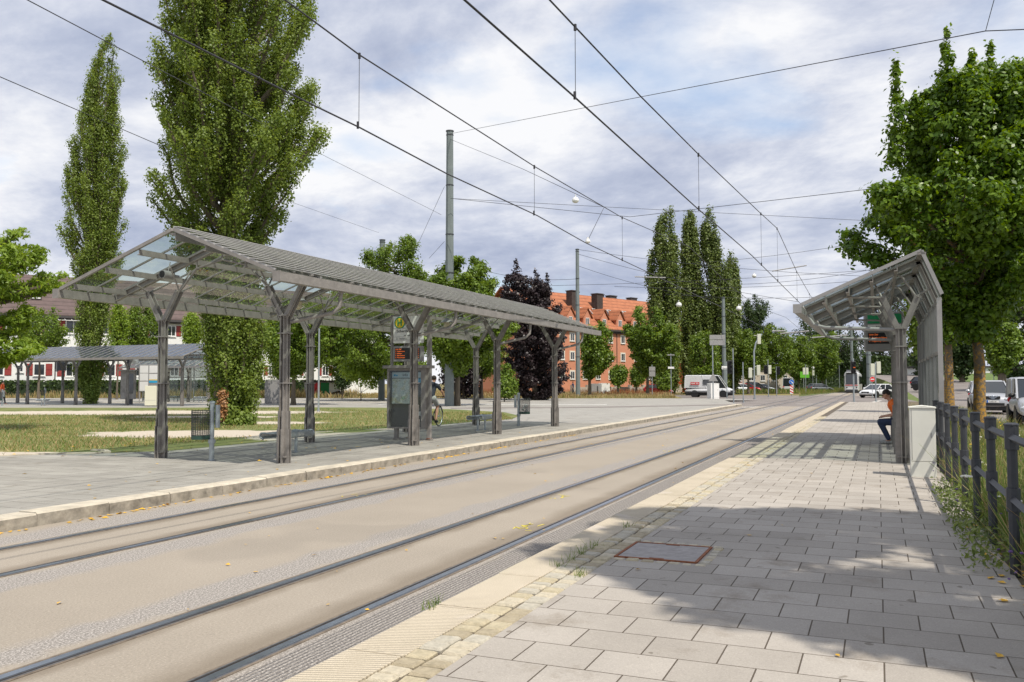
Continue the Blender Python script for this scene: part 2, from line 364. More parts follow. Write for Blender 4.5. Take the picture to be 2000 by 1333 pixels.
M_kerbd = mat('grimy kerb face', (.30, .27, .22), .9, var=.45, scale=7, bump=.6, bscale=90)
M_cob = [mat('granite cobble '+n_, c_, .85, var=.2, scale=30, bump=.6, bscale=150) for n_, c_ in (('pale', (.46, .41, .31)), ('yellow', (.42, .365, .25)), ('grey', (.41, .38, .31)), ('brown', (.34, .29, .20)))]
M_grey = mat('weathered grey-brown steel', (.245, .228, .21), .5, .08, var=.22, scale=5, bump=.05, bscale=30)
M_greyl = mat('light grey painted steel', (.29, .285, .28), .5, .15, var=.12, scale=4)
M_galv = mat('galvanised steel', (.36, .40, .42), .42, .6, var=.15, scale=9)
M_mast = mat('grey green mast paint', (.17, .20, .20), .6, .1, var=.12, scale=2)
M_rail = mat('polished rail steel', (.32, .36, .42), .28, .85, var=.15, scale=12)
M_railside = mat('dark rail steel', (.15, .15, .155), .5, .5, var=.3, scale=20)
M_groove = mat('near-black rail groove', (.018, .014, .012), .9)  # groove floor, near black
M_rubber = mat('brown joint filler', (.15, .12, .09), .8, var=.4, scale=14)
M_rust = mat('rusty steel', (.22, .075, .03), .85, var=.4, scale=25, bump=.4)
M_dark = mat('anthracite paint', (.045, .048, .055), .5, .1, var=.2, scale=8, bump=.05)
M_black = mat('black plastic', (.012, .012, .013), .5)
M_tyre = mat('tyre rubber', (.02, .02, .02), .85)
M_white = mat('white paint', (.75, .75, .73), .45, var=.04, scale=3)
M_cream = mat('off-white cabinet paint', (.66, .66, .60), .55, var=.06, scale=2, bump=.03)
M_beige = mat('pale cream casing', (.55, .56, .46), .55)
M_glass = glassmat('greenish roof glass', (.70, .80, .76), 1.5, .03, .035)
M_glassbus = glassmat('roof glass with painted sky blue', (.32, .38, .46), 2.6, .06, .10, (.26,.32,.42))  # bluish tint and film colour stand in for the reflected sky
M_glassb = glassmat('clear pane', (.75, .80, .80), 1.5, .02, .10)
M_win = mat('dark window glass', (.03, .035, .04), .06, 0, spec=1.)
M_carglass = mat('tinted car glass', (.025, .03, .035), .04, 0, spec=1.)
M_orange_t = mat('orange dot display text', (.85, .17, .03), .5, emit=.6)
M_green = mat('sign green', (.01, .28, .10), .45); M_yellow = mat('sign yellow', (.85, .62, .02), .45)
M_txt = mat('black lettering', (.02, .02, .02), .6); M_blue = mat('sign blue', (.01, .12, .50), .4); M_red = mat('sign red', (.60, .015, .02), .4)
M_cyan = mat('cyan print', (.03, .35, .62), .5)
M_wire = mat('overhead wire', (.05, .05, .055), .5, .5)
M_leafy = mat('yellow fallen leaf', (.62, .36, .03), .7, var=.3, scale=40)
M_bark = mat('tree bark', (.14, .115, .085), .95, var=.4, scale=9, bump=1., bscale=25, streak=True)
M_lichen = None
def bark2():
    M = mat('bark with orange lichen', (.12, .10, .075), .95, var=.3, scale=9, bump=1., bscale=30)
    t = M.node_tree; b = t.nodes['Principled BSDF']; g = N(t, 'ShaderNodeTexCoord'); n = N(t, 'ShaderNodeTexNoise', ins={'Scale': 14., 'Detail': 5., 'Roughness': .7}); L(t, g, 'Object', n, 'Vector')
    sp = N(t, 'ShaderNodeSeparateXYZ'); L(t, g, 'Object', sp, 0)
    hh = ramp(t, [(0, (.12,)*3), (.35, (0,)*3), (1, (-.0,)*3)], math_(t, 'DIVIDE', (sp, 2), 9.), 0)
    s = math_(t, 'ADD', (n, 0), (hh, 0)); r = ramp(t, [(.54, (0, 0, 0)), (.62, (1, 1, 1))], s, 0)
    src = b.inputs['Base Color'].links[0].from_node
    mx = N(t, 'ShaderNodeMix', data_type='RGBA'); L(t, r, 0, mx, 0); L(t, src, 0, mx, 6); mx.inputs[7].default_value = (.36, .20, .035, 1); L(t, mx, 2, b, 'Base Color')
    return M
M_bark2 = bark2()
LF_pop = leafmat('poplar leaves', (.095, .155, .02), (.26, .34, .07), .42, .5)
LF_pop2 = leafmat('far poplar leaves', (.075, .12, .025), (.19, .24, .06), .30, .45)
LF_map = leafmat('maple leaves', (.038, .10, .005), (.19, .30, .03), .40, .4)
LF_mapf = leafmat('street tree leaves', (.065, .125, .012), (.20, .29, .035), .35, .45)
LF_lime = leafmat('light green leaves', (.13, .22, .02), (.32, .44, .07), .5, .45)
LF_dark = leafmat('dark green leaves', (.02, .045, .01), (.06, .10, .022), .28, .5)
LF_purple = leafmat('dark purple leaves', (.012, .008, .010), (.042, .026, .027), .12, .45)
LF_hedge = leafmat('hedge leaves', (.03, .06, .012), (.08, .13, .03), .3, .5)
LF_straw = leafmat('straw', (.30, .22, .09), (.52, .42, .22), .35, .7)
LF_grass = leafmat('grass blades', (.08, .15, .03), (.22, .28, .07), .4, .6)
LF_redd = leafmat('dry dock stems', (.20, .07, .03), (.34, .17, .07), .3, .7)

def sheet(name, pts, z, mat_, kind='structure'):
    b = MB(); b.add([(p[0], p[1], z) for p in pts], [tuple(range(len(pts)))])
    o = b.build(name, mat_); o['kind'] = kind; return o
def rect(name, x0, x1, y0, y1, z, mat_): return sheet(name, [(x0,y0),(x1,y0),(x1,y1),(x0,y1)], z, mat_)

# ---------------------------------------------------------------- ground
sheet('ground', [(-60,-1500),(3000,-1500),(3000,3000),(-60,3000)], -.06, M_wild)
rect('tram_road', -15, 62, 2.70, 9.05, 0, M_road)
rect('tram_road', 118, 400, 2.2, 9.0, -.012, M_road)
sheet('intersection', [(62,-12),(118,-12),(118,30),(100,46),(62,9.2)], -.008, M_cross)
# left platform
kb = MB(); kf = []
x = -8.
while x < 62:
    l = min(1.0, 62-x); kz = .15+rnd.uniform(-.006, .006); dy = rnd.uniform(-.008, .008)
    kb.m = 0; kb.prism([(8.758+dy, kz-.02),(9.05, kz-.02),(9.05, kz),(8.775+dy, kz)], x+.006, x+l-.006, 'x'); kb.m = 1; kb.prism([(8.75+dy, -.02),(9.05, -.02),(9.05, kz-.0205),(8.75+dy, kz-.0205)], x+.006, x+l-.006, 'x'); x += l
o = kb.build('kerb', [M_kerb, M_kerbd]); tag(o, kind='structure')
sheet('platform_pavement', [(-8,9.05),(30.5,9.05),(30.5,14.2),(14.6,14.2),(13.4,15.1),(12.3,16.5),(9,22),(-8,45)], .146, M_pavl)
pl = [at(-500, 905, .12), at(0, 893, .12), at(190, 886, .12)]
sheet('bus_station_pavement', [(-8,9.06),(62,9.06),(75,12),at(1480,781,.1)[:2],at(1330,778.5,.1)[:2],at(-350,778.5,.1)[:2],at(-350,900,.1)[:2]], .128, M_plaza)
lw = [at(-300,905,.125),at(0,893,.125),at(120,889,.125),at(200,886,.125),(14.6,14.2),(30,14.2),at(1000,819,.125),at(1015,813,.125),at(985,806,.125),at(880,800,.125),at(740,797,.125),at(560,796,.125),at(300,797,.125),at(0,797,.125),at(-350,799,.125)]
sheet('lawn', [p[:2] for p in lw], .137, M_lawn)
b = MB()
ed = [at(-60, 897, .12), at(0,894,.12), at(60, 891.5,.12), at(120,889,.12), at(190,888,.12), at(212,886,.12), at(205,883,.12), at(180,882,.12)]
for p, q in zip(ed, ed[1:]): b.bar((p[0],p[1],.14), (q[0],q[1],.14), .10, .06)
tag(b.build('kerb', M_kerb), kind='structure')
mead = [at(1334,779,.11),at(1300,768,.11),at(1000,764,.11),at(400,762,.11),at(-350,762,.11),at(-350,778,.11),at(0,778,.11),at(700,778,.11),at(1060,779,.11)]
sheet('meadow_ground', [p[:2] for p in mead], .133, M_wild)
for (x0, y0, x1, y1) in ((740, 790.5, 1185, 791), (0, 786.5, 1000, 786.5)):
    p, q = at(x0, y0, .12), at(x1, y1, .12); b = MB(); b.bar((p[0],p[1],.115), (q[0],q[1],.115), .3, .06); tag(b.build('kerb', M_white if x0 else M_kerb), kind='structure')
dk = [at(880,797.2,.12),at(1180,795,.12),at(1440,790,.12),at(1440,792,.12),at(1180,797,.12),at(880,799,.12)]
sheet('bus_lane', [p[:2] for p in dk], .134, M_cross)
p, q = at(0, 781, .12), at(1180, 781, .12)
# street beyond the meadow, in front of the red house
st = [at(1050,771,.05),at(1480,772,.05),at(1480,764,.05),at(1000,762,.05)]
# right platform
rect('platform_pavement', -3, 71, -.92, 2.06, .15, M_pav)
b = MB(); x = -2.
while x < 71:
    b.box(x+.003, min(71, x+1.02)-.003, 2.36+rnd.uniform(-.004,.004), 2.70+rnd.uniform(-.012, .012), -.03, .152+rnd.uniform(-.003,.003)); x += 1.02
tag(b.build('platform_edge', M_strip, bevel=.004), kind='structure')
rect('cobble_bed', -2, 71, 2.05, 2.37, .132, mat('sand joint', (.10, .08, .06), .95, var=.3, scale=30))
b = MB()
def cobble(x0, x1, y0, y1, z=.152):
    b.m = rnd.choice((0,0,1,1,2,2,3)); j = lambda: rnd.uniform(-.006,.006); h = z+rnd.uniform(-.006,.006); g = .009; i = .012
    P8 = [(x0+g+j(),y0+g+j()),(x1-g+j(),y0+g+j()),(x1-g+j(),y1-g+j()),(x0+g+j(),y1-g+j())]; cx_=(x0+x1)/2; cy_=(y0+y1)/2
    up = [(cx_+(a-cx_)*.80, cy_+(c-cy_)*.80) for a, c in P8]
    b.add([(a,c,.12) for a,c in P8]+[(a,c,h-.012) for a,c in P8]+[(a,c,h+rnd.uniform(-.002,.002)) for a,c in up],
          [(0,1,5,4),(1,2,6,5),(2,3,7,6),(3,0,4,7),(4,5,9,8),(5,6,10,9),(6,7,11,10),(7,4,8,11),(8,9,10,11)])
for row in range(2):
    x = 0.
    while x < 40:
        l = rnd.uniform(.10, .19)
        cobble(x, x+l, 2.37-.155*(row+1), 2.37-.155*row); x += l
y = 2.06                                             # cobble frame round the manhole
for xx in (6.97, 7.80):
    y = 1.28
    while y < 2.06: l = rnd.uniform(.09,.13); cobble(xx-.0, xx+.10, y, min(y+l, 2.06), .156); y += l
x = 7.07
while x < 7.8: l = rnd.uniform(.09,.13); cobble(x, min(x+l,7.8), 1.26, 1.36, .156); x += l
tag(b.build('cobble_strip', M_cob), kind='structure')
# green strip, road, pavement on the right
rect('planting_bed', -8, 75, -3.3, -.92, .13, M_soil)
b = MB(); b.box(-8, 75, -3.45, -3.3, -.02, .14); tag(b.build('kerb', M_kerb), kind='structure')
rpts = [(-20,0,0),(30,0,0),(60,0,0),(78,.0,.01),(100,.2,.35),(118,.8,.95),(140,2.4,1.9),(170,5.,3.)]
vs = []; 
for x, dy, z in rpts: vs += [(x, -3.45+dy, z+.002), (x, -11.5+dy-(x>90)*2, z+.002)]
b = MB(); b.add(vs, [(2*i, 2*i+1, 2*i+3, 2*i+2) for i in range(len(rpts)-1)]); tag(b.build('road', M_cross), kind='structure')
vs = []
for x, dy, z in rpts: vs += [(x, -11.5+dy-(x>90)*2, z-.01), (x, -60+dy, z+.6+z*.3)]
b = MB(); b.add(vs, [(2*i, 2*i+1, 2*i+3, 2*i+2) for i in range(len(rpts)-1)]); tag(b.build('verge', mat('verge grass', (.10,.15,.03), .95, var=.4, scale=1.)), kind='structure')
vs = []
for (x, dy, z), yl in zip(rpts[3:], (-3.3, -2.2, 1.0, 1.2, 1.2)): vs += [(x, -3.45+dy, z-.003), (x, yl, -.02)]
b = MB(); b.add(vs, [(2*i, 2*i+1, 2*i+3, 2*i+2) for i in range(len(rpts)-4)]); tag(b.build('verge', mat('median grass', (.12,.16,.035), .95, var=.4, scale=1.)), kind='structure')
# road markings
M_line = mat('worn white road paint', (.62,.60,.55), .8, var=.25, scale=8)
b = MB()
def stripe(p, q, w, z=.004):
    p = Vector((p[0],p[1],z)); q = Vector((q[0],q[1],z)); d = (q-p).normalized(); a = Vector((-d.y,d.x,0))*(w/2); b.add([p-a,q-a,q+a,p+a], [(0,1,2,3)])
stripe(at(1555,789.5), at(1588,789.5), .5); stripe(at(1597,789.5), at(1618,789.5), .5); stripe(at(1455,797), at(1480,795), .3)
stripe(at(1450,793.5), at(1425,793.5), .4); stripe(at(1700,787), at(1720,783), .3)
for k in range(14): stripe((22+k*9, -7.2), (25.5+k*9, -7.2), .14, .006)
tag(b.build('road_marking', M_line), kind='structure')
b = MB()
stripe((61.8,2.9),(61.8,8.7), .0)
yp = mat('yellow survey paint', (.62,.52,.08), .8, var=.3, scale=30); b = MB()
for (x, y) in ((8.9,3.62),(9.2,3.6),(11.6,4.15),(10.6,6.92),(14.2,6.75),(20.4,4.6)):
    for k in range(7):
        u, v = rnd.uniform(-.25,.25), rnd.uniform(-.12,.12); stripe((x+u, y+v), (x+u+rnd.uniform(-.1,.16), y+v+rnd.uniform(-.09,.09)), rnd.uniform(.012,.03))
tag(b.build('survey_mark', yp), 'scribbled yellow survey paint marks beside the tram rails', 'paint mark', kind='stuff')

# ---------------------------------------------------------------- rails
def track(yl, yr, label):
    t = thing('tram_track', label, 'tram track', (0,0,0), 0, 'tram tracks')
    for y, s in ((yl, -1), (yr, 1)):                # s: side of the groove
        b = MB(); X0, X1 = -12, 260
        def st(a, c, z, m_): b.m = m_; y0, y1 = sorted((y+s*a, y+s*c)); b.box(X0, X1, y0, y1, z-.05, z)
        st(-.048, -.032, .004, 1); st(-.032, .026, .008, 0); st(.026, .03, .004, 1); st(.03, .056, .0008, 2); st(.056, .068, .006, 1); st(.068, .09, .0045, 3); st(-.07, -.048, .0045, 3)
        b.build('rail', [M_rail, M_railside, M_groove, M_rubber], t)
    return t
track(7.88, 6.79, 'tram track nearer the long glass-roofed shelter, with two grooved rails')
track(4.43, 3.38, 'tram track along the ribbed beige platform edge, with two grooved rails')

# ---------------------------------------------------------------- manhole, cabinets, bins
t = thing('manhole_cover', 'square concrete-filled manhole cover with rusty frame in the paving', 'manhole cover', (7.07, 1.37, .15))
b = MB(); w = .022
b.box(0,.72,0,w,0,.012); b.box(0,.72,.69-w,.69,0,.012); b.box(0,w,w,.69-w,0,.012); b.box(.72-w,.72,w,.69-w,0,.012); b.build('frame', M_rust, t)
b = MB(); b.box(w+.004,.72-w-.004,w+.004,.69-w-.004,0,.008); b.box(.005+w,.03+w,.26,.42,.008,.0095); b.build('lid', mat('worn concrete lid', (.30,.28,.27), .85, var=.2, scale=12, bump=.4), t)
for q in (.03,.665): b = MB(); b.box(q,q+.025,.28,.40,.0085,.012); b.build('handle', M_rust, t)

def cabinet(name, label, loc, rotz, w, d, h, mt, split=.22, group=None):
    t = thing(name, label, 'cabinet', loc, rotz, group)      # front face looks along local -Y
    b = MB(); b.box(-w/2,w/2,-d/2,d/2,0,split*h-.006); b.build('plinth', mt, t, bevel=.004)
    b = MB(); b.box(-w/2,w/2,-d/2,d/2,split*h,h*.955); b.build('body', mt, t, bevel=.006)
    b = MB(); b.prism([(-w/2-.012,h*.958),(w/2+.012,h*.958),(w/2+.012,h*.98),(0,h),(-w/2-.012,h*.98)], -d/2-.012, d/2+.012); b.build('roof', mt, t, bevel=.006)
    b = MB(); b.box(w*.30,w*.33,-d/2-.012,-d/2,h*.55,h*.62); b.build('handle', M_greyl, t)
    b = MB(); b.box(-w/2+.02,-w/2+.028,-d/2-.003,-d/2,split*h+.02,h*.94); b.build('door_gap', M_greyl, t)
    return t
cabinet('utility_cabinet', 'tall off-white utility cabinet standing behind the fence end beside the shelter', (14.98,-.62,.15), -math.pi/2, .36, .34, 1.10, M_cream)

def bin_(loc, rotz, label, side=1, rubbish=False):
    t = thing('litter_bin', label, 'litter bin', loc, rotz, 'wire litter bins')
    b = MB(); b.tube((0,0,0),(0,0,.40),.05); b.tube((0,0,.40),(0,0,1.10),.045); b.lathe([(.055,1.08),(.055,1.11),(.03,1.125)], 12); b.lathe([(.075,.0),(.075,.012)],12); b.lathe([(.07,.33),(.07,.40)],12); b.build('post', M_galv, t, True)
    cx = -.21*side; R_ = .175; b = MB()
    for k in range(26):
        a = 2*math.pi*k/26; b.tube((cx+R_*math.cos(a),R_*math.sin(a),.40),(cx+R_*1.03*math.cos(a),R_*1.03*math.sin(a),.95),.0045,n=4)
    for k in range(17): b.torus((cx,0,.42+k*.0325), R_*(1+.03*k/17), .0042, 'z', 24, 4)
    b.build('basket', mat('dark grey wire', (.05,.055,.055), .5), t)
    b = MB(); b.lathe([(R_+.006,.40),(R_+.008,.47)], 24, (cx,0,0)); b.build('band', mat('dark green enamel',(.02,.06,.045),.5), t, True)
    b = MB(); b.tube((.11,0,.62),(.11,0,1.05),.045); b.build('ashtray', M_galv, t, True)
    if rubbish:
        b = MB()
        for k in range(9): b.ball((cx+rnd.uniform(-.09,.09), rnd.uniform(-.09,.09), .48+rnd.uniform(0,.2)), rnd.uniform(.03,.06), 6, 5)
        b.build('litter', M_white, t)
    return t
bn = bin_((13.0,11.65,.15), -math.pi/2+.3, 'empty mesh litter bin on a post near the end of the long shelter')
bin_((27.56,11.37,.15), math.pi/2+.4, 'mesh litter bin with rubbish in it beyond the second bench', rubbish=True)
for (px, py, lb) in ((87, 781, 'distant grey litter bin behind the bench of the far bus shelter'), (4, 793, 'distant litter bin at the left frame edge under the far bus shelter')):
    p = at(px, py, .12); c = copy_thing(bn, (p[0],p[1],.12), 0, lb)

def bench(loc, rotz, label, L_=1.25):
    t = thing('bench', label, 'bench', loc, rotz, 'steel mesh benches')
    prof = []
    for a in range(-100, 91, 19): prof.append((-.24-.0+.075*-math.cos(math.radians(a)), .40+.06*math.sin(math.radians(a))))
    prof = [(-.17,.335),(-.225,.34),(-.255,.37),(-.26,.41),(-.235,.45),(-.19,.465),(-.08,.45),(.06,.445),(.18,.455),(.235,.45),(.26,.42),(.26,.38),(.23,.35),(.18,.335)]
    b = MB()
    for (a, c) in zip(prof, prof[1:]): b.bar((-L_/2, a[0], a[1]), (-L_/2+.001, a[0], a[1]), .001, .001)
    b = MB()
    for p, q in zip(prof, prof[1:]):
        n = 3
        for i in range(n):
            y = p[0]+(q[0]-p[0])*i/n; z = p[1]+(q[1]-p[1])*i/n; b.tube((-L_/2,y,z),(L_/2,y,z),.006,n=6)
    for k in range(9): x_ = -L_/2+L_*k/8; b.path([(x_,y,z-.006) for y, z in prof], .005, 5)
    b.build('seat', M_galv, t)
    for s in (-1, 1):
        b = MB(); b.path([(s*L_/2,y,z) for y, z in prof], .018, 8); b.build('end_rail', M_galv, t, True)
    for s in (-.5, .5):
        b = MB(); b.tube((s*L_*.55,0,0),(s*L_*.55,0,.43),.032); b.box(s*L_*.55-.06,s*L_*.55+.06,-.06,.06,0,.01); b.bar((s*L_*.55,-.2,.43),(s*L_*.55,.2,.43),.04,.02); b.build('leg', M_galv, t)
    return t
bn0 = bench((14.9,11.35,.15), .12, 'curved steel mesh bench under the long shelter near the first posts')
bench((24.6,11.4,.15), .1, 'curved steel mesh bench under the long shelter beyond the info case')
bench((21.6,-.62,.15), 0, 'steel mesh bench the seated man sits on under the right shelter', 2.2)
for (px, py, lb) in ((84, 793, 'low grey bench in front of the far bus shelter posts'), (343, 785, 'distant mesh bench right of the cream ticket machine'), (392, 787, 'distant mesh bench half hidden by the big poplar')):
    p = at(px, py, .12); copy_thing(bn0, (p[0],p[1],.12), -math.pi/2-YAW+math.pi/2-.4+.4+math.pi/2, lb)

# ---------------------------------------------------------------- shelters
def lpost(b, u, v, h, fork=.42, tip=.62, s=1.):
    """clustered angle-section column with a wide foot and a Y fork across the roof"""
    for (a, c) in ((-1,-1),(1,-1),(1,1),(-1,1)):
        for (z0, z1, w) in ((0,.62,.108),(.62,.95,.088),(.95,h,.064)):
            g = .026
            b.box(*sorted((u+a*g,u+a*(g+w))), *sorted((v+c*g, v+c*(g+.014))), z0, z1)
            b.box(*sorted((u+a*g,u+a*(g+.014))), *sorted((v+c*(g+.014), v+c*(g+w))), z0, z1)
    b.box(u-.022,u+.022,v-.022,v+.022,0,h)
    for z in (.10, 1.45, h-.35, h-.02): b.box(u-.10,u+.10,v-.10,v+.10,z,z+.022)
def fork(b, u, v, h, f, tz):
    for s in (-1, 1):
        for a in (-1, 1):
            b.bar((u+a*.05, v+s*.04, h-.05), (u+a*.05, v+s*f, h+tz), .016, .11, (0,1,.2)); 
            b.bar((u+a*.05, v+s*.075, h-.05), (u+a*.05, v+s*(f+.03), h+tz-.01), .05, .014, (0,1,.2))
        b.tube((u-.09, v+s*f, h+tz-.02), (u+.09, v+s*f, h+tz-.02), .02, n=6)
SH_L = 18.3
def glass_shelter(name, label, loc, rotz, L_=SH_L, louvre=True, glass=None):
    t = thing(name, label, 'shelter', loc, rotz, 'glass-roofed platform shelters')
    vr, vl = -1.50, 1.45; er, el = (-2.25, 3.34), (2.78, 3.26); rg = (0., 4.22); H = 2.72
    def roofz(v): return rg[1]+(er[1]-rg[1])*v/er[0] if v < 0 else rg[1]+(el[1]-rg[1])*v/el[0]
    us = [1.3+4.85*k for k in range(int((L_-1.3)/4.85)+1)]
    for u in us:
        for v in (vr, vl):
            b = MB(); lpost(b, 0, 0, H); p_ = b.build('post', M_grey, t, loc=(u, v, 0))
            b = MB(); fork(b, 0, 0, H, .40, .56)
            for s in (-1, 1):
                for du in (-.55, .55):
                    zz = roofz(v+s*.45)-.16
                    b.tube((0, s*.40, H+.55), (du*.5, s*.42, zz), .018, n=6)
            b.build('fork', M_grey, p_)
        b = MB()                                        # rafters
        for (e, sg) in ((er, -1), (el, 1)):
            p = Vector((u, 0, rg[1]-.09)); q = Vector((u, e[0]*.97, roofz(e[0]*.97)-.09))
            b.bar(p, q, .012, .12); 
            for dz in (.054, -.054): b.bar(p+Vector((0,0,dz)), q+Vector((0,0,dz)), .09, .012)
        b.build('rafter', M_grey, t)
        b = MB(); zc = rg[1]-.42                          # arched tie between the two forks
        pts = [(u, vr+.40, H+.54), (u, -.62, zc-.10), (u, 0, zc+.04), (u, .62, zc-.10), (u, vl-.40, H+.54)]
        b.path(pts, .022, 8)
        for p in pts[1:4]: b.tube(p, (u, p[1]*1.0, roofz(p[1])-.14), .018, n=6)
        b.build('tie_arch', M_grey, t, True)
        for a, c in (((u, vl+.40, H+.54), (u, el[0]-.25, el[1]-.03)), ((u, vr-.40, H+.54), (u, er[0]+.12, er[1]-.06))): b = MB(); b.tube(a, c, .02, n=6); b.build('strut', M_grey, t, True)
        b = MB(); b.path([(u+.09, vr-.05, H-.12),(u+.55, er[0]+.1, H+.06),(u+.62, er[0]-.02, H+.18),(u+.66, er[0]-.03, er[1]-.12)], .04, 10); b.build('downpipe', M_grey, t, True)
    for v in (.80, 1.62, 2.42, -.75, -1.62):              # purlins (C sections)
        z = roofz(v); sl = math.atan((el[1]-rg[1])/el[0]) if v > 0 else math.atan((er[1]-rg[1])/er[0]) 
        b = MB(); b.box(.03, L_-.03, v-.006, v+.006, z-.125, z-.045); b.box(.03, L_-.03, v-.006, v+.05, z-.137, z-.126); b.box(.03, L_-.03, v-.006, v+.05, z-.045, z-.033)
        b.build('purlin', M_grey, t)
    b = MB(); b.box(.03, L_-.03, -.06, .06, rg[1]-.10, rg[1]-.06); b.box(.03, L_-.03, -.06, -.048, rg[1]-.20, rg[1]-.10); b.build('ridge_beam', M_grey, t)
    for e, sg in ((er, -1), (el, 1)):
        b = MB(); y0, y1 = sorted((e[0], e[0]+sg*.14)); b.box(0, L_, y0, y1, e[1]-.16, e[1]-.145); b.box(0,L_,y0,y0+.012,e[1]-.145,e[1]); b.box(0,L_,y1-.012,y1,e[1]-.145,e[1])
        b.box(-.02,0,y0-.01,y1+.01,e[1]-.17,e[1]+.01); b.box(L_,L_+.02,y0-.01,y1+.01,e[1]-.17,e[1]+.01)
        b.build('gutter', M_grey, t)
        nb = int(round(L_/.66))
        for k in range(nb+1):
            b = MB(); u = L_*k/nb; w = .05 if k in (0, nb) else .032
            if louvre and sg < 0 and k % 2 and k not in (0, nb): continue
            p = (min(max(u,.03),L_-.03), sg*.02, rg[1]-.005); q = (p[0], e[0], e[1]+.005); b.bar(p, q, w, .03 if k not in (0, nb) else .06); b.build('glazing_bar', M_grey, t)
        b = MB(); b.add([(0.02,sg*.03,rg[1]-.012),(L_-.02,sg*.03,rg[1]-.012),(L_-.02,e[0],e[1]-.002),(.02,e[0],e[1]-.002)], [(0,1,2,3)])
        b.build('roof_glass', glass or M_glass, t)
    if louvre:
        b = MB(); n = 12; d = Vector((0, er[0], er[1]-rg[1])); sl = d.normalized(); nrm = Vector((0, -sl.z, sl.y)); nrm = nrm if nrm.z > 0 else -nrm
        for k in range(n):
            c = Vector((0,0,rg[1]))+d*((k+.5)/n)+nrm*.075
            b.bar((.0,c.y,c.z), (L_,c.y,c.z), .15, .014, (0, nrm.y-sl.y*.25, nrm.z-sl.z*.25)); 
        for k in range(int(L_/1.32)+1):
            u = min(.03+k*1.32, L_-.03); p = Vector((u,0,rg[1]))+nrm*.035; q = Vector((u,er[0],er[1]))+nrm*.035; b.bar(p, q, .03, .05)
        b.build('louvre', mat('louvre aluminium', (.46,.45,.44), .5, .15, var=.15, scale=3), t)
    return t
s1 = glass_shelter('platform_shelter', 'long glass-roofed steel shelter on forked posts beside the tram rails', (11.85, 11.6, .15), 0)
# bus shelter across the lawn: same kind, seen side on
p = at(397, 791, .12); pz = onY(0,0,1)
def onX(px, X):                                       # Y of column px at world X
    d = ray(px, 748); return d[1]/d[0]*X
Y0 = onX(386, 46.0)-1.3
glass_shelter('bus_shelter', 'long far shelter with bluish sloping glass roof across the lawn', (44.6+1.45, Y0, .12), math.pi/2, L_=23.2, louvre=False, glass=M_glassbus)
# speaker and lamp hung from the near shelter
t = thing('loudspeaker', 'small round grey loudspeaker hung under the first rafter of the long shelter', 'loudspeaker', (13.05, 12.85, 3.74))
b = MB(); b.tube((-.16,0,0),(.10,0,0),.085,n=16); b.build('housing', M_greyl, t, True)
b = MB(); b.tube((-.165,0,0),(-.161,0,0),.07,n=16); b.build('grille', M_black, t); b = MB(); b.tube((.0,0,.08),(.05,0,.26),.012); b.tube((.1,0,0),(.2,-.1,-.02),.03); b.build('bracket', M_greyl, t)
def pend(loc, label):
    t = thing('pendant_lamp', label, 'lamp', loc, 0, 'bell lamps under the shelter roof')
    b = MB(); b.lathe([(.06,.16),(.07,.12),(.19,.04),(.195,.02),(.10,.03),(.02,.05)], 20); b.tube((0,0,.14),(0,0,.5),.012); b.build('shade', M_greyl, t, True)
    b = MB(); b.lathe([(.085,.03),(.085,-.10),(.03,-.15)], 16); b.build('globe', mat('frosted yellowed glass',(.55,.50,.35),.3), t, True)
    return t
pend((15.75,11.75,3.38), 'grey bell lamp hanging under the long shelter near its first bench')
pend((22.9,11.75,3.38), 'grey bell lamp hanging under the long shelter beyond the info case')

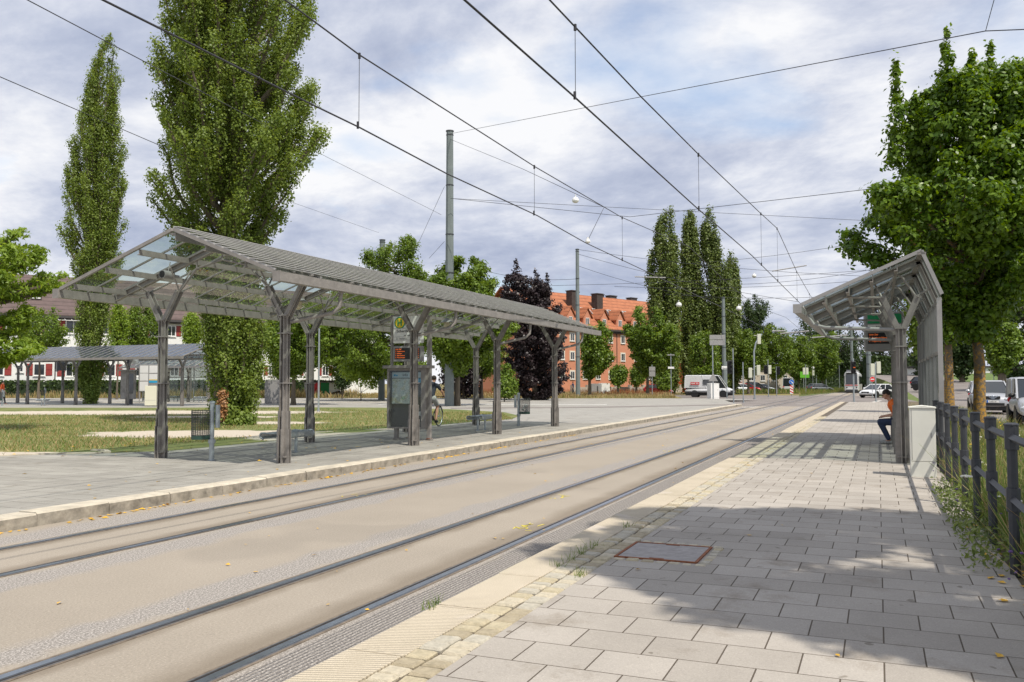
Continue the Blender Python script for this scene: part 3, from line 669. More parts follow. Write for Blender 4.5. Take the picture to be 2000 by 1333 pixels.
# right shelter
RS = 8.5
def small_shelter(name, label, loc, rotz, wall=True):
    t = thing(name, label, 'shelter', loc, rotz, 'glass-roofed platform shelters')
    el = (1.66, 2.87); rg = (-.34, 3.74); er = (-.64, 2.97); H = 2.45
    def rz(v): return rg[1]+(v-rg[0])*(el[1]-rg[1])/(el[0]-rg[0]) if v > rg[0] else rg[1]+(v-rg[0])*(er[1]-rg[1])/(er[0]-rg[0])
    for k in range(4):
        u = .8+2.1*k
        b = MB(); lpost(b, 0, 0, H); po = b.build('post', M_grey, t, loc=(u,0,0))
        b = MB(); fork(b, 0, 0, H, .30, .58)
        b.tube((0,.30,H+.56),(.1,.42,rz(.42)-.13),.02,n=6); b.tube((0,.30,H+.56),(0,.95,rz(.95)-.13),.022,n=6); b.tube((0,.30,H+.56),(-.1,.06,rz(.06)-.12),.02,n=6)
        b.tube((0,-.27,H+.56),(0,-.52,H+.72),.022,n=6); b.tube((0,-.27,H+.56),(0,-.05,H+.92),.022,n=6); b.tube((0,-.05,H+.92),(0,.06,rz(.06)-.12),.02,n=6)
        b.build('fork', M_grey, po)
        b = MB()
        for e in (el, er):
            p = Vector((u, rg[0], rg[1]-.08)); q = Vector((u, e[0]*.98, e[1]-.06)); b.bar(p, q, .012, .14)
            for dz in (.062,-.062): b.bar(p+Vector((0,0,dz)), q+Vector((0,0,dz)), .08, .012)
        b.build('rafter', M_grey, t)
        if k in (0, 2):
            b = MB(); b.path([(u,.06,H-.03),(u,1.3,H+.04),(u,1.5,H+.10),(u,1.62,el[1]-.13)], .035, 10); b.build('downpipe', M_greyl, t, True)
    for v in (1.25,.85,.45,.05):
        z = rz(v); b = MB(); b.box(.03,RS-.03,v-.006,v+.006,z-.15,z-.035); b.box(.03,RS-.03,v-.006,v+.05,z-.165,z-.152); b.build('purlin', M_grey, t)
    b = MB(); b.box(0,RS,rg[0]-.07,rg[0]+.07,rg[1]-.07,rg[1]-.03); b.build('ridge_beam', M_grey, t)
    b = MB(); b.box(0,RS,el[0],el[0]+.012,el[1]-.14,el[1]); b.box(0,RS,el[0]+.12,el[0]+.132,el[1]-.14,el[1]); b.box(0,RS,el[0]+.012,el[0]+.12,el[1]-.14,el[1]-.128); b.box(-.015,0,el[0]-.01,el[0]+.14,el[1]-.15,el[1]+.01); b.build('gutter', M_greyl, t)
    for e in (el, er):
        n = 12
        for k in range(n+1):
            b = MB(); u = min(max(RS*k/n,.02),RS-.02); end = k in (0,n); b.bar((u, rg[0], rg[1]), (u, e[0]+(0 if e is el else .0), e[1]), .04 if end else .03, .06 if end else .03); b.build('glazing_bar', M_greyl, t)
        b = MB(); b.add([(.02,rg[0],rg[1]-.015),(RS-.02,rg[0],rg[1]-.015),(RS-.02,e[0],e[1]-.015),(.02,e[0],e[1]-.015)], [(0,1,2,3)]); b.build('roof_glass', M_glass, t)
    if wall:
        wv = -.60; b = MB(); ul = [.15+ (RS-.3)*k/6 for k in range(7)]
        for i, u in enumerate(ul): b.box(u-.025,u+.025,wv-.04,wv+.04,0,2.92)
        for z in (.10,1.95,2.86): b.box(ul[0]+.025,ul[-1]-.025,wv-.02,wv+.02,z,z+.06)
        b.build('wall_frame', M_greyl, t)
        b = MB(); b.box(ul[0],ul[-1],wv-.005,wv+.005,.16,2.85); b.build('wall_glass', M_glassb, t)
        b = MB()
        for i in range(6):
            n = 14
            for k in range(1, n): u = ul[i]+(ul[i+1]-ul[i])*k/n; b.box(u-.012,u+.012,wv-.012,wv+.012,2.01,2.86)
        b.build('wall_slats', M_greyl, t)
    return t
ss = small_shelter('platform_shelter', 'small tilted glass shelter with glazed back wall on the right platform', (16.5, -.40, .15), 0)
c = copy_thing(ss, (54.5, onX(404, 54.5)-1., .12), math.pi/2, 'distant small glass shelter behind the long far shelter')
t = thing('loudspeaker', 'small black round loudspeaker under the tilted shelter roof', 'loudspeaker', (17.25, .12+.35, 3.28))
b = MB(); b.tube((-.12,0,0),(.08,0,0),.065,n=14); b.build('housing', M_dark, t, True); b = MB(); b.tube((-.125,0,0),(-.121,0,0),.05,n=14); b.build('grille', M_black, t)

# ---------------------------------------------------------------- information case with stop sign
def H_sign(b_parent, w, z0, z1, y):
    h = z1-z0
    b = MB(); b.box(-w/2,w/2,y,y+.10,z0,z1); b.build('sign_board', M_white, b_parent, bevel=.006)
    cz = z1-.17; cx_ = -w/2+.19
    b = MB(); b.T = Matrix.Translation((cx_, y-.003, cz)) @ Matrix.Rotation(math.pi/2, 4, 'X'); b.lathe([(.155,-.002),(.155,.004)], 32); b.build('emblem_ring', M_green, b_parent)
    b = MB(); b.T = Matrix.Translation((cx_, y-.009, cz)) @ Matrix.Rotation(math.pi/2, 4, 'X'); b.lathe([(.125,-.002),(.125,.003)], 32); b.build('emblem_disc', M_yellow, b_parent)
    b = MB(); b.box(cx_-.065,cx_-.03,y-.018,y-.012,cz-.085,cz+.085); b.box(cx_+.03,cx_+.065,y-.018,y-.012,cz-.085,cz+.085); b.box(cx_-.03,cx_+.03,y-.018,y-.012,cz-.017,cz+.017); b.build('letter', M_green, b_parent)
    return
t = thing('information_case', 'glazed info case with map under a yellow and green stop sign', 'information case', (19.75, 11.24, .15), -math.pi/2+.04)
b = MB(); b.box(-.56,.56,-.13,.13,.28,.33); b.box(-.56,.56,-.13,.13,1.78,1.84); b.box(-.56,-.50,-.13,.13,.33,1.78); b.box(.42,.56,-.13,.13,.33,1.78); b.box(-.50,.42,.0,.13,.33,1.78); b.build('case_frame', M_grey, t, bevel=.004)
b = MB(); b.box(-.50,.42,-.02,-.001,.33,1.78); b.build('back_panel', mat('dark case back', (.055,.06,.062), .4), t)
b = MB(); b.box(-.64,.64,-.24,.24,1.84,1.92); b.build('canopy', M_grey, t, bevel=.01)
for s in (-.34,.60):
    b = MB(); b.box(s-.05,s+.05,-.05,.05,0,.28 if s<0 else 3.2); b.box(s-.08,s+.08,-.07,.07,0,.04); b.build('leg', M_grey, t, bevel=.004)
b = MB(); b.box(.55,.65,-.07,.07,0,.05); b.build('rusty_foot', M_rust, t)
b = MB(); b.box(-.52,-.46,-.03,.03,1.92,3.25); b.build('sign_post', M_grey, t)
b = MB(); b.box(-.47,.40,-.028,-.022,1.60,1.74); b.build('header_strip', mat('pale blue header', (.55,.66,.70), .5), t)
text('lettering', 'Info', (-.16,-.030,1.64), .10, M_txt, t); 
b = MB(); b.box(-.42,-.36,-.031,-.029,1.64,1.69); b.box(-.35,-.30,-.031,-.029,1.64,1.68); b.build('header_logo', M_cyan, t)
def g_map():
    M = bpy.data.materials.new('city map print'); M.use_nodes = True; tt = M.node_tree; bb = tt.nodes['Principled BSDF']; g = N(tt, 'ShaderNodeTexCoord')
    v = N(tt, 'ShaderNodeTexVoronoi', feature='DISTANCE_TO_EDGE', ins={'Scale': 16.}); L(tt, g, 'Object', v, 'Vector'); v2 = N(tt, 'ShaderNodeTexNoise', ins={'Scale': 7., 'Detail': 4.}); L(tt, g, 'Object', v2, 'Vector')
    a = ramp(tt, [(.40, (.62,.70,.66)), (.52, (.70,.72,.68)), (.60, (.66,.64,.45)), (.68, (.35,.50,.40))], v2, 0); e = ramp(tt, [(0, (.25,.35,.36)), (.05, (1,1,1))], v, 0)
    mx = N(tt, 'ShaderNodeMix', data_type='RGBA', blend_type='MULTIPLY'); mx.inputs[0].default_value = 1; L(tt, a, 0, mx, 6); L(tt, e, 0, mx, 7); L(tt, mx, 2, bb, 'Base Color'); bb.inputs['Roughness'].default_value = .3; return M
b = MB(); b.box(-.47,.20,-.028,-.022,.93,1.58); b.build('map', g_map(), t)
b = MB(); b.box(.28,.40,-.029,-.022,1.47,1.58); b.build('blue_notice', M_cyan, t)
b = MB(); b.box(.08,.40,-.028,-.022,.62,.73); b.build('notice', M_white, t); text('lettering', 'Fahrplan', (.10,-.03,.66), .045, M_txt, t)
b = MB(); b.box(-.495,.415,-.10,-.095,.335,1.775); b.build('pane', glassmat('case glass', (.9,.93,.93), 1.4, .02, .03), t)
b = MB(); b.box(.44,.455,-.145,-.13,1.2,1.35); b.box(.44,.455,-.145,-.13,.5,.65); b.build('hinge', M_greyl, t)
H_sign(t, .84, 2.50, 3.20, -.06)
b = MB(); b.box(-.42,.42,-.068,-.062,2.885,2.895); b.box(-.42,.42,-.068,-.062,2.66,2.666); b.box(-.42,.42,-.068,-.062,2.575,2.58); b.build('divider', M_greyl, t)
text('lettering', 'Schertlinstraße', (0,-.064,2.78), .105, M_txt, t, align='CENTER'); text('lettering', 'nur Linie 2', (0,-.064,2.69), .05, M_txt, t, align='CENTER')
text('lettering', '2', (-.33,-.064,2.595), .07, M_txt, t); text('lettering', 'Haunstetten', (-.24,-.064,2.60), .045, M_txt, t)
b = MB(); b.box(-.40,.42,-.10,.06,2.02,2.42); b.build('display_housing', M_greyl, t, bevel=.008)
b = MB(); b.box(-.35,.37,-.106,-.101,2.08,2.37); b.build('display_screen', M_black, t)
rows = [('Linie Ziel', 'Minuten'), ('2  Haunstetten', '3'), ('2  Inninger', '10'), ('2  Haunstetten', '18'), ('2  Haunstetten', '25')]
for k, (a, c) in enumerate(rows):
    z = 2.325-k*.054; text('display_text', a, (-.33,-.108,z), .045, M_orange_t, t); text('display_text', c+(' min' if k else ''), (.35,-.108,z), .045, M_orange_t, t, align='RIGHT')
# second departure board on the right platform
t = thing('departure_board', 'rounded stop sign with dark departure display hung under the tilted shelter', 'departure board', (25.4, float(onY(1724,650,.01)[1]*0+ray(1726,650)[1]/ray(1726,650)[0]*25.4), .15), -math.pi/2+.05)
b = MB(); b.box(-.50,.50,-.06,.06,2.30,3.36); b.build('board', M_greyl, t, bevel=.05)
b = MB(); b.box(-.40,.44,-.068,-.062,3.05,3.30); b.build('sign_top', M_green, t); b = MB(); b.box(-.40,.44,-.068,-.062,2.85,3.02); b.build('name_panel', M_white, t)
text('lettering', 'Schertlinstraße', (-.2,-.07,2.93), .075, M_txt, t); b = MB(); b.T = Matrix.Translation((.02,-.07,3.16)) @ Matrix.Rotation(math.pi/2,4,'X'); b.lathe([(.09,0),(.09,.004)],24); b.build('emblem_disc', M_yellow, t)
b = MB(); b.box(-.40,.44,-.068,-.062,2.50,2.80); b.build('display_screen', M_black, t)
for k, s_ in enumerate(('Linie Ziel', '2  Augsburg Nord   3', '2  Augsburg Nord  11')): text('display_text', s_, (-.37,-.07,2.73-k*.085), .06, M_orange_t, t)
b = MB(); b.tube((-.3,0,3.3),(-.3,0,3.42),.02); b.tube((.3,0,3.3),(.3,0,3.5),.02); b.tube((.42,0,0),(.42,0,2.34),.035); b.build('bracket', M_greyl, t)

# ---------------------------------------------------------------- railing on the right
t = thing('railing', 'anthracite post and rail fence along the right edge of the paving', 'fence')
xs = [6.25+1.355*k for k in range(9)]
for x in xs:
    b = MB(); z0 = .13; Y = -.93
    for (za, zb, w) in ((z0,.62,.031),(.62,.80,.041),(.80,1.09,.031),(1.09,1.27,.041)): 
        b.T = Matrix.Translation((x,Y,0)); b.add([((w)*math.cos(a)*1.25,(w)*math.sin(a)*1.25,z) for z in (za,zb) for a in [math.pi/8+k*math.pi/4 for k in range(8)]], [tuple(range(8))[::-1], tuple(range(8,16))]+[(k,(k+1)%8,(k+1)%8+8,k+8) for k in range(8)])
    b.lathe([(.052,1.27),(.055,1.275),(.055,1.285),(.03,1.295)], 8); b.T = None
    b.build('post', M_dark, t, bevel=.003)
for z in (1.18,.71):
    b = MB()
    for p, q in zip([5.0]+xs, xs+[17.0]): b.bar((p+.03,-.93,z), (q-.03,-.93,z), .045, .045, (0,1,1))
    b.build('rail', M_dark, t)

exec_after = []
# ---------------------------------------------------------------- trees
def tree(name, label, bx, D, prof, lf, n=12000, leaf=.16, lobes=60, lr=.9, elong=1., group=None, base=None, trunk_r=.16, bark=None, z0=.1, steep=1.2, spires=(), seed=1, ymul=1., cat='tree', asp=.8, trunk_top=.75, shell=.5, limbs=26, bend=0., plume=0., scat=.10, inner=.4, fixD=False, branches=0, rise=3., puff=.4, flat=1.2):
    R_ = np.random.default_rng(seed); rr = random.Random(seed)
    if base is not None and not fixD: D = depth(base)
    p0 = base if base is not None else deep(bx, D, z0)
    k = D/FPX; pr = sorted([(1.6+(748-y)*k, (bx-xl)*k, (xr-bx)*k) for y, xl, xr in prof])
    zs = np.array([q[0] for q in pr]); Ls = np.array([q[1] for q in pr]); Rs = np.array([q[2] for q in pr])
    t = thing(name, label, cat, tuple(p0), 0, group)
    zz = p0[2]
    cen = []; rad = []
    wz = np.linspace(zs[0], zs[-1], 200); hw = (np.interp(wz, zs, Ls)+np.interp(wz, zs, Rs))/2; cw = np.maximum(hw, .15)**1.3; cw /= cw.sum()
    for i in range(lobes):
        z = R_.choice(wz, p=cw); l_ = np.interp(z, zs, Ls); r_ = np.interp(z, zs, Rs); h = (l_+r_)/2; c = (r_-l_)/2
        rl = min(lr*R_.uniform(.65, 1.25), max(h*.8, .18)); q = max(h-rl*.85, 0)*math.sqrt(R_.uniform(inner, 1.)); a = R_.uniform(0, 2*math.pi)
        o = RIGHT*(c+q*math.cos(a))+FWD*(q*math.sin(a)*ymul)
        cen.append((o[0], o[1], z-zz)); rad.append((rl, rl, rl*elong*R_.uniform(.8, 1.2)))
    chains = []
    if branches:                                          # upswept branches carrying puffs of leaves, with gaps between them
        cen = []; rad = []; wz2 = np.linspace(zs[0]+.3, zs[-1], 200); hw2 = (np.interp(wz2, zs, Ls)+np.interp(wz2, zs, Rs))/2; pw = np.maximum(hw2, .2)**.9; pw /= pw.sum()
        for i in range(branches):
            z = R_.choice(wz2, p=pw); a = R_.uniform(0, 2*math.pi); hh = rise*R_.uniform(.7, 1.25); zb = max(z-hh, min(zs[0]-.3, z-.4)); zb = max(zb, zz+.3); ch = []; tp_ = R_.uniform(.72, 1.06)
            for t_ in (0, .22, .42, .6, .76, .9, 1.):
                zt_ = zb+(z-zb)*t_**1.15; l_ = np.interp(zt_, zs, Ls); r_ = np.interp(zt_, zs, Rs); h = max((l_+r_)/2-puff*.6, .05); c = (r_-l_)/2; q = h*tp_*t_**.62
                o = RIGHT*(c*min(1, t_*1.5)+q*math.cos(a))+FWD*(q*math.sin(a)*ymul); w_ = puff*(1.15-.45*t_)*R_.uniform(.75, 1.25); w_ = min(w_, max((l_+r_)/2*.9, .2)); jt = R_.normal(size=2)*.06*(t_ > 0)
                P_3 = (o[0]+jt[0], o[1]+jt[1], zt_-zz); ch.append(P_3)
                if t_ > .3 or R_.random() < .25: cen.append(P_3); rad.append((w_, w_, w_*flat))
            chains.append(ch)
    for (sx, sy, sr, sh) in spires:                       # extra upright tips, pixel position and size
        for j in range(5):
            zt = 1.6+(748-sy)*k-zz-sh*k*j/5; w = sr*k*(.35+.65*j/4); o = RIGHT*((sx-bx)*k+rr.uniform(-.1,.1))+FWD*(sr*k*rr.uniform(-.5,.5))
            cen.append((o[0], o[1], zt)); rad.append((w, w, sh*k*.16))
    cen = np.array(cen); rad = np.array(rad); vol = (rad[:,0]*rad[:,2])**.9; vol /= vol.sum()
    which = R_.choice(len(cen), n, p=vol)
    d = R_.normal(size=(n,3)); d /= np.linalg.norm(d, axis=1)[:,None]
    u = R_.random(n)**shell
    off = d*u[:,None]*(1+scat*R_.normal(size=(n,1)).clip(-1.5,2.5)); off[:,:2] *= (1-plume*off[:,2:3]); pos = cen[which]+off*rad[which]
    nrm = d*.85+R_.normal(size=(n,3))*.42+np.array([0,0,.35]); nrm /= np.linalg.norm(nrm, axis=1)[:,None]
    tv = np.cross(nrm, R_.normal(size=(n,3))); tv /= np.linalg.norm(tv, axis=1)[:,None]; bv = np.cross(nrm, tv)
    s = leaf*R_.uniform(.6, 1.25, (n,1))
    V = np.stack([pos-tv*s*.5, pos-bv*s*.5*asp+tv*s*.05, pos+tv*s*.55, pos+bv*s*.5*asp+tv*s*.05], axis=1)
    V[:,2] -= nrm*s*.12
    tint = (R_.random(n)*.6+R_.random(len(cen))[which]*.4)
    quads('crown', V, lf, t, tint)
    H = zs[-1]-zz; top = H*trunk_top
    b = MB(); np_ = 9; tp = []
    l_ = np.interp(zs[-1]*.7, zs, Ls)
    for i in range(np_):
        f_ = i/(np_-1); tp.append(Vector((bend*f_*f_*RIGHT[0]+rr.uniform(-.06,.06)*f_*2, bend*f_*f_*RIGHT[1]+rr.uniform(-.06,.06)*f_*2, top*f_-.05)))
    b.path(tp, [trunk_r*(1.25 if i == 0 else 1)*(1-.78*i/(np_-1)) for i in range(np_)], 10)
    for ch in chains: b.path([Vector(q) for q in ch], [trunk_r*.30*(1-.85*i/6)+.004 for i in range(7)], 5)
    idx = list(range(len(cen))); rr.shuffle(idx)
    if chains: idx = []
    for i in idx[:limbs]:
        c = Vector(cen[i]); r = math.hypot(c.x, c.y); za = max(min(c.z-r*steep, top*.95), max((zs[0]-zz)*.55, .3)); 
        f_ = max(0, min(1, za/top)); j = min(int(f_*(np_-1)), np_-2); a = tp[j].lerp(tp[j+1], f_*(np_-1)-j)
        if c.z < a.z: continue
        mid = a.lerp(c, .45)+Vector((0,0,-.10*r if steep < 1 else -.22*r))
        r0 = trunk_r*(.34 if r > 1 else .22)*(1-.6*f_)
        b.path([a, mid, c, c+Vector((c.x*.06, c.y*.06, rad[i][2]*.5))], [r0, r0*.6, r0*.32, r0*.12], 6)
    b.build('trunk', bark or M_bark, t, True)
    return t
GP = 'tall columnar poplars'
tree('poplar_tree', 'tall slender poplar rising behind the far bus shelter on the left', 176, 64, [(785,160,190),(740,148,205),(700,142,212),(650,145,218),(600,147,222),(560,132,222),(520,115,234),(480,110,238),(440,110,240),(400,112,240),(360,110,240),(320,122,235),(280,121,236),(240,124,234),(200,135,230),(150,145,226),(110,160,220),(75,180,214),(50,194,202)],
     LF_pop, 130000, .13, 1, .8, 2.6, GP, scat=.16, branches=170, rise=4.2, puff=.50, flat=1.5, trunk_r=.32, steep=3., seed=3, z0=.12, trunk_top=.9, limbs=60)
tree('poplar_tree', 'huge leafy poplar nearest the camera, its crown cut by the top of the photo', 437, 31.5, [(820,420,462),(790,400,500),(740,388,520),(690,385,522),(640,382,525),(600,385,520),(540,350,520),(490,325,540),(450,312,545),(400,290,570),(350,284,590),(300,288,622),(260,282,630),(200,288,618),(150,285,615),(100,288,610),(50,290,618),(0,295,612),(-60,300,600),(-140,330,570),(-220,370,520),(-300,415,460)],
     LF_pop, 270000, .092, 1, .78, 1.9, GP, scat=.16, branches=185, rise=3.4, puff=.44, flat=1.3, trunk_r=.36, steep=2.6, seed=11, trunk_top=.9, limbs=80, shell=.42)
for (bx, D, pr, lb, sd) in (
    (1297,125,[(765,1278,1318),(700,1263,1332),(640,1262,1334),(600,1263,1332),(560,1266,1333),(520,1268,1333),(480,1274,1328),(450,1282,1324),(425,1292,1320),(408,1308,1314)],'left one of the far poplar group, beside the red-roofed house',21),
    (1350,128,[(765,1335,1368),(700,1330,1374),(620,1330,1376),(560,1331,1374),(500,1332,1370),(460,1336,1366),(430,1343,1361),(412,1349,1355)],'narrow middle poplar of the far group',22),
    (1397,128,[(765,1378,1425),(700,1366,1438),(620,1364,1440),(560,1366,1436),(500,1368,1426),(460,1371,1418),(430,1378,1410),(408,1390,1398)],'broadest poplar of the far group, behind a grey mast',23),
    (1431,132,[(740,1415,1445),(620,1412,1447),(560,1415,1446),(520,1421,1443),(490,1428,1436)],'short right-hand poplar of the far group',24)):
    tree('poplar_tree', lb, bx, D, [(y, xl-6, xr+6) for y, xl, xr in pr], LF_pop2, 52000, .30, 1, 1.5, 2.6, GP, scat=.16, branches=110, rise=6., puff=.85, flat=1.7, trunk_r=.4, steep=3., seed=sd, trunk_top=.9, limbs=20)
# right-hand maples
GM = 'maples along the right-hand road'
mp1 = [(625,1850,1975),(600,1835,2005),(570,1800,2035),(540,1745,2060),(510,1670,2075),(480,1655,2085),(440,1640,2090),(400,1642,2085),(370,1668,2070),(340,1705,2060),(300,1748,2040),(250,1770,2060),(210,1785,2050),(170,1800,2035),(140,1830,2010),(112,1850,1990)]
tree('maple_tree', 'large maple with upright tips behind the small shelter and railing', 1910, 24.4, mp1, LF_map, 115000, .13, 1, .42, .55, GM, scat=.3, asp=.6, branches=100, rise=1.4, puff=.40, flat=.55, trunk_r=.15, bark=M_bark2, z0=.13, seed=31, steep=1.1, base=np.array([23.2,-2.2,.13]),
     spires=((1765,130,28,210),(1790,190,26,120),(1868,55,22,130),(1950,85,26,110),(1905,100,26,90),(1995,160,28,90),(1820,200,24,80)), limbs=60, trunk_top=.85)
tree('maple_tree', 'second maple with lichen-covered trunk, just right of the shelter glass wall', 1845, 34.9, [(640,1800,1895),(610,1785,1910),(560,1770,1920),(500,1765,1925),(440,1775,1915),(400,1800,1890)], LF_map, 45000, .16, 1, .6, .8, GM, scat=.25, branches=70, rise=1.6, puff=.5, flat=.6, trunk_r=.19, bark=M_bark2, seed=32, base=np.array([34.,-2.3,.13]))
tree('maple_tree', 'third maple seen between the shelter posts', 1775, 46, [(690,1755,1800),(660,1740,1820),(600,1725,1835),(540,1730,1830),(500,1750,1810)], LF_mapf, 24000, .2, 1, .8, .8, GM, scat=.25, branches=60, rise=1.8, puff=.6, flat=.6, trunk_r=.2, bark=M_bark2, seed=33, base=np.array([46.5,-2.3,.13]))
# maple just outside the frame whose shade falls on the paving
_sh = tree('maple_tree', 'maple just right of the frame whose shade dapples the foreground paving', 1910, 20, [(230,1800,2000),(180,1700,2110),(60,1630,2160),(-80,1630,2150),(-170,1700,2100),(-220,1790,2020)], LF_map, 80000, .15, 170, .5, .7, GM, trunk_r=.16, bark=M_bark2, seed=35, base=np.array([4.85,-5.5,.0]), z0=0, fixD=True)
tree('ash_tree', 'bright green feathery tree leaning in at the left edge', -60, 27, [(705,-90,45),(680,-110,95),(655,-120,40),(600,-130,75),(560,-140,130),(520,-140,115),(480,-130,88),(445,-110,70)], LF_lime, 24000, .19, 1, .55, .28, None, scat=.3, branches=60, rise=.8, puff=.40, flat=.35, trunk_r=.2, seed=41, asp=.34, steep=.5, z0=.12)
G5 = 'leafy trees between the platforms'
for (bx,D,pr,lb,lf,n,lr,sd,tr) in (
    (75,78,[(684,35,115),(665,18,135),(640,15,138),(615,25,125),(598,45,110)],'small tree in front of the white house, left of the tall poplar',LF_mapf,6000,1.,51,.13),
    (228,82,[(690,215,245),(650,208,250),(620,208,250),(595,215,244),(575,222,238)],'yellow-green young tree just right of the slender poplar',LF_lime,3500,.8,52,.1),
    (272,86,[(690,245,300),(660,235,325),(630,235,326),(605,245,312),(585,260,292)],'dark green rounded tree above the far shelter roof',LF_mapf,6500,1.1,53,.15),
    (372,84,[(665,350,395),(640,350,396),(620,356,390),(605,364,382)],'light green small tree beside the big poplar',LF_lime,3000,.9,54,.1),
    (573,60,[(715,545,600),(700,515,690),(670,505,705),(640,505,710),(610,520,700),(585,545,680)],'plane tree with pale thin trunk under the long shelter roof line',LF_mapf,15000,1.0,55,.17),
    (775,74,[(720,690,840),(700,640,860),(650,630,865),(600,632,860),(550,650,850),(510,685,838),(480,716,828),(455,755,808),(449,772,798)],'broad tree with open top left of the tallest mast',LF_mapf,26000,1.3,56,.3),
    (545,88,[(725,520,600),(690,500,640),(640,500,650),(600,520,640),(575,545,610)],'dense dark tree filling the gap beside the big poplar',LF_mapf,13000,1.3,58,.2),
    (668,92,[(735,630,720),(690,610,740),(640,600,745),(590,615,735),(560,635,700)],'dense tree behind the broad open-topped tree',LF_mapf,16000,1.4,59,.2),
    (940,84,[(728,900,985),(690,885,1000),(640,885,1000),(600,900,985)],'dense green tree between the tallest mast and the purple beech',LF_mapf,12000,1.3,60,.2),
    (893,57,[(715,860,920),(690,825,985),(660,800,1010),(630,800,1012),(600,805,1000),(560,810,975),(525,845,965),(500,878,930),(489,892,912)],'leafy tree right behind the tallest mast',LF_mapf,26000,.85,57,.2)):
    tree('leafy_tree', lb, bx, D, pr, lf, int(n*2.3), .18, 1, lr*.72, .85, G5, scat=.25, branches=int(45+n/450), rise=1.8, puff=lr*.62, flat=.7, trunk_r=tr, seed=sd, z0=.12)
tree('purple_beech', 'dark purple beech in front of the orange house', 1045, 76, [(775,1000,1095),(740,990,1112),(690,980,1112),(640,975,1108),(600,972,1100),(570,970,1088),(550,975,1070),(535,985,1020)], LF_purple, 60000, .2, 1, .7, .7, 'purple trees', scat=.25, branches=130, rise=1.4, puff=.62, flat=.55, spires=((1008,510,14,60),(1048,528,12,40),(1070,535,12,45),(990,540,14,50)), trunk_r=.25, seed=61)
tree('purple_beech', 'low dark purple tree behind the tallest mast foot', 905, 82, [(765,862,945),(730,855,950),(695,862,940),(672,880,925)], LF_purple, 9000, .28, 40, 1.0, .8, 'purple trees', trunk_r=.15, seed=62)
GS = 'street trees along the side road'
for (bx,D,pr,lb,lf,n,sd) in (
    (1152,96,[(728,1135,1195),(700,1128,1204),(670,1126,1204),(645,1135,1198),(628,1150,1182)],'street tree in front of the orange house behind two grey cabinets',LF_mapf,9000,71),
    (1265,97,[(722,1240,1325),(700,1225,1335),(670,1216,1338),(640,1214,1335),(615,1225,1315),(597,1242,1290)],'broad street tree left of the far poplars',LF_mapf,15000,72),
    (1207,112,[(742,1192,1225),(725,1187,1230),(712,1195,1222)],'small low tree by the orange house wall, first of a pair',LF_mapf,3500,73),
    (1243,114,[(742,1230,1262),(725,1226,1265),(713,1234,1256)],'small low tree by the orange house wall, second of the pair',LF_mapf,3500,74),
    (1378,112,[(742,1350,1405),(710,1340,1412),(680,1342,1408),(655,1352,1396),(640,1362,1385)],'bright green tree behind the white van',LF_mapf,9000,75),
    (1478,172,[(760,1448,1512),(700,1438,1520),(640,1437,1520),(600,1445,1513),(580,1455,1495),(571,1462,1485)],'tall rounded tree with brownish crown right of the far poplars',LF_dark,16000,76),
    (1462,128,[(728,1440,1490),(700,1422,1505),(670,1420,1502),(645,1432,1490),(632,1445,1475)],'street tree behind the mast-arm traffic light',LF_mapf,9500,77),
    (1517,134,[(730,1495,1545),(700,1480,1560),(670,1480,1558),(645,1490,1545),(634,1502,1530)],'street tree behind the thin signal poles',LF_mapf,9500,78),
    (1560,150,[(732,1540,1585),(705,1530,1598),(675,1530,1598),(652,1540,1588)],'street tree above the green billboard',LF_mapf,8000,79),
    (1607,158,[(732,1590,1632),(700,1578,1645),(672,1578,1645),(650,1590,1635)],'street tree left of the approaching tram',LF_mapf,8000,80),
    (1652,175,[(730,1632,1672),(700,1625,1682),(670,1628,1680),(650,1640,1668)],'farthest street tree above the approaching tram',LF_dark,6000,81)):
    tree('street_tree', lb, bx, D, pr, lf, int(n*1.9), .24 if D < 140 else .30, 1, 1, .85, GS, scat=.22, branches=70, rise=2.*D/100, puff=.68*D/105, flat=.7, trunk_r=.2, seed=sd)
GB = 'big dark trees beyond the road'
for (bx,D,pr,lb,lf,n,sd) in (
    (1600,235,[(760,1560,1650),(700,1545,1665),(640,1548,1655),(610,1562,1640),(592,1580,1620)],'dark far tree at the end of the track',LF_dark,14000,91),
    (1720,210,[(760,1660,1790),(700,1650,1800),(640,1655,1800),(600,1670,1790),(570,1700,1770)],'dark tree mass behind the small shelter',LF_dark,16000,92),
    (1880,120,[(725,1850,1910),(690,1835,1925),(640,1832,1930),(590,1840,1925),(560,1855,1915)],'dark tree behind the advertising column',LF_dark,14000,93),
    (1958,72,[(715,1935,1985),(690,1925,2000),(660,1925,2000),(635,1935,1990),(620,1945,1975)],'bright green small tree above the silver car',LF_mapf,9000,94),
    (1985,95,[(735,1945,2040),(690,1930,2070),(640,1925,2080),(590,1930,2080),(560,1945,2060)],'dark tree with thick trunk at the right edge',LF_dark,18000,95),
    (1815,150,[(735,1785,1850),(690,1775,1860),(640,1778,1858),(600,1790,1848)],'dark tree seen through the shelter wall',LF_dark,9000,96)):
    tree('broad_tree', lb, bx, D, pr, lf, int(n*1.3), .42 if D > 100 else .26, 1, 1, .85, GB, scat=.22, branches=85, rise=2.5*D/100, puff=.85*D/105, flat=.7, trunk_r=.4, seed=sd, z0=.1 if bx < 1800 else .8)
def bush(name, label, bx, D, prof, lf, n, leaf, lr, seed, group=None, z0=.12, cat='bush', asp=.7):
    return tree(name, label, bx, D, prof, lf, n, leaf, 28, lr, .8, group, trunk_r=.05, seed=seed, z0=z0, cat=cat, asp=asp, limbs=10, trunk_top=.5)
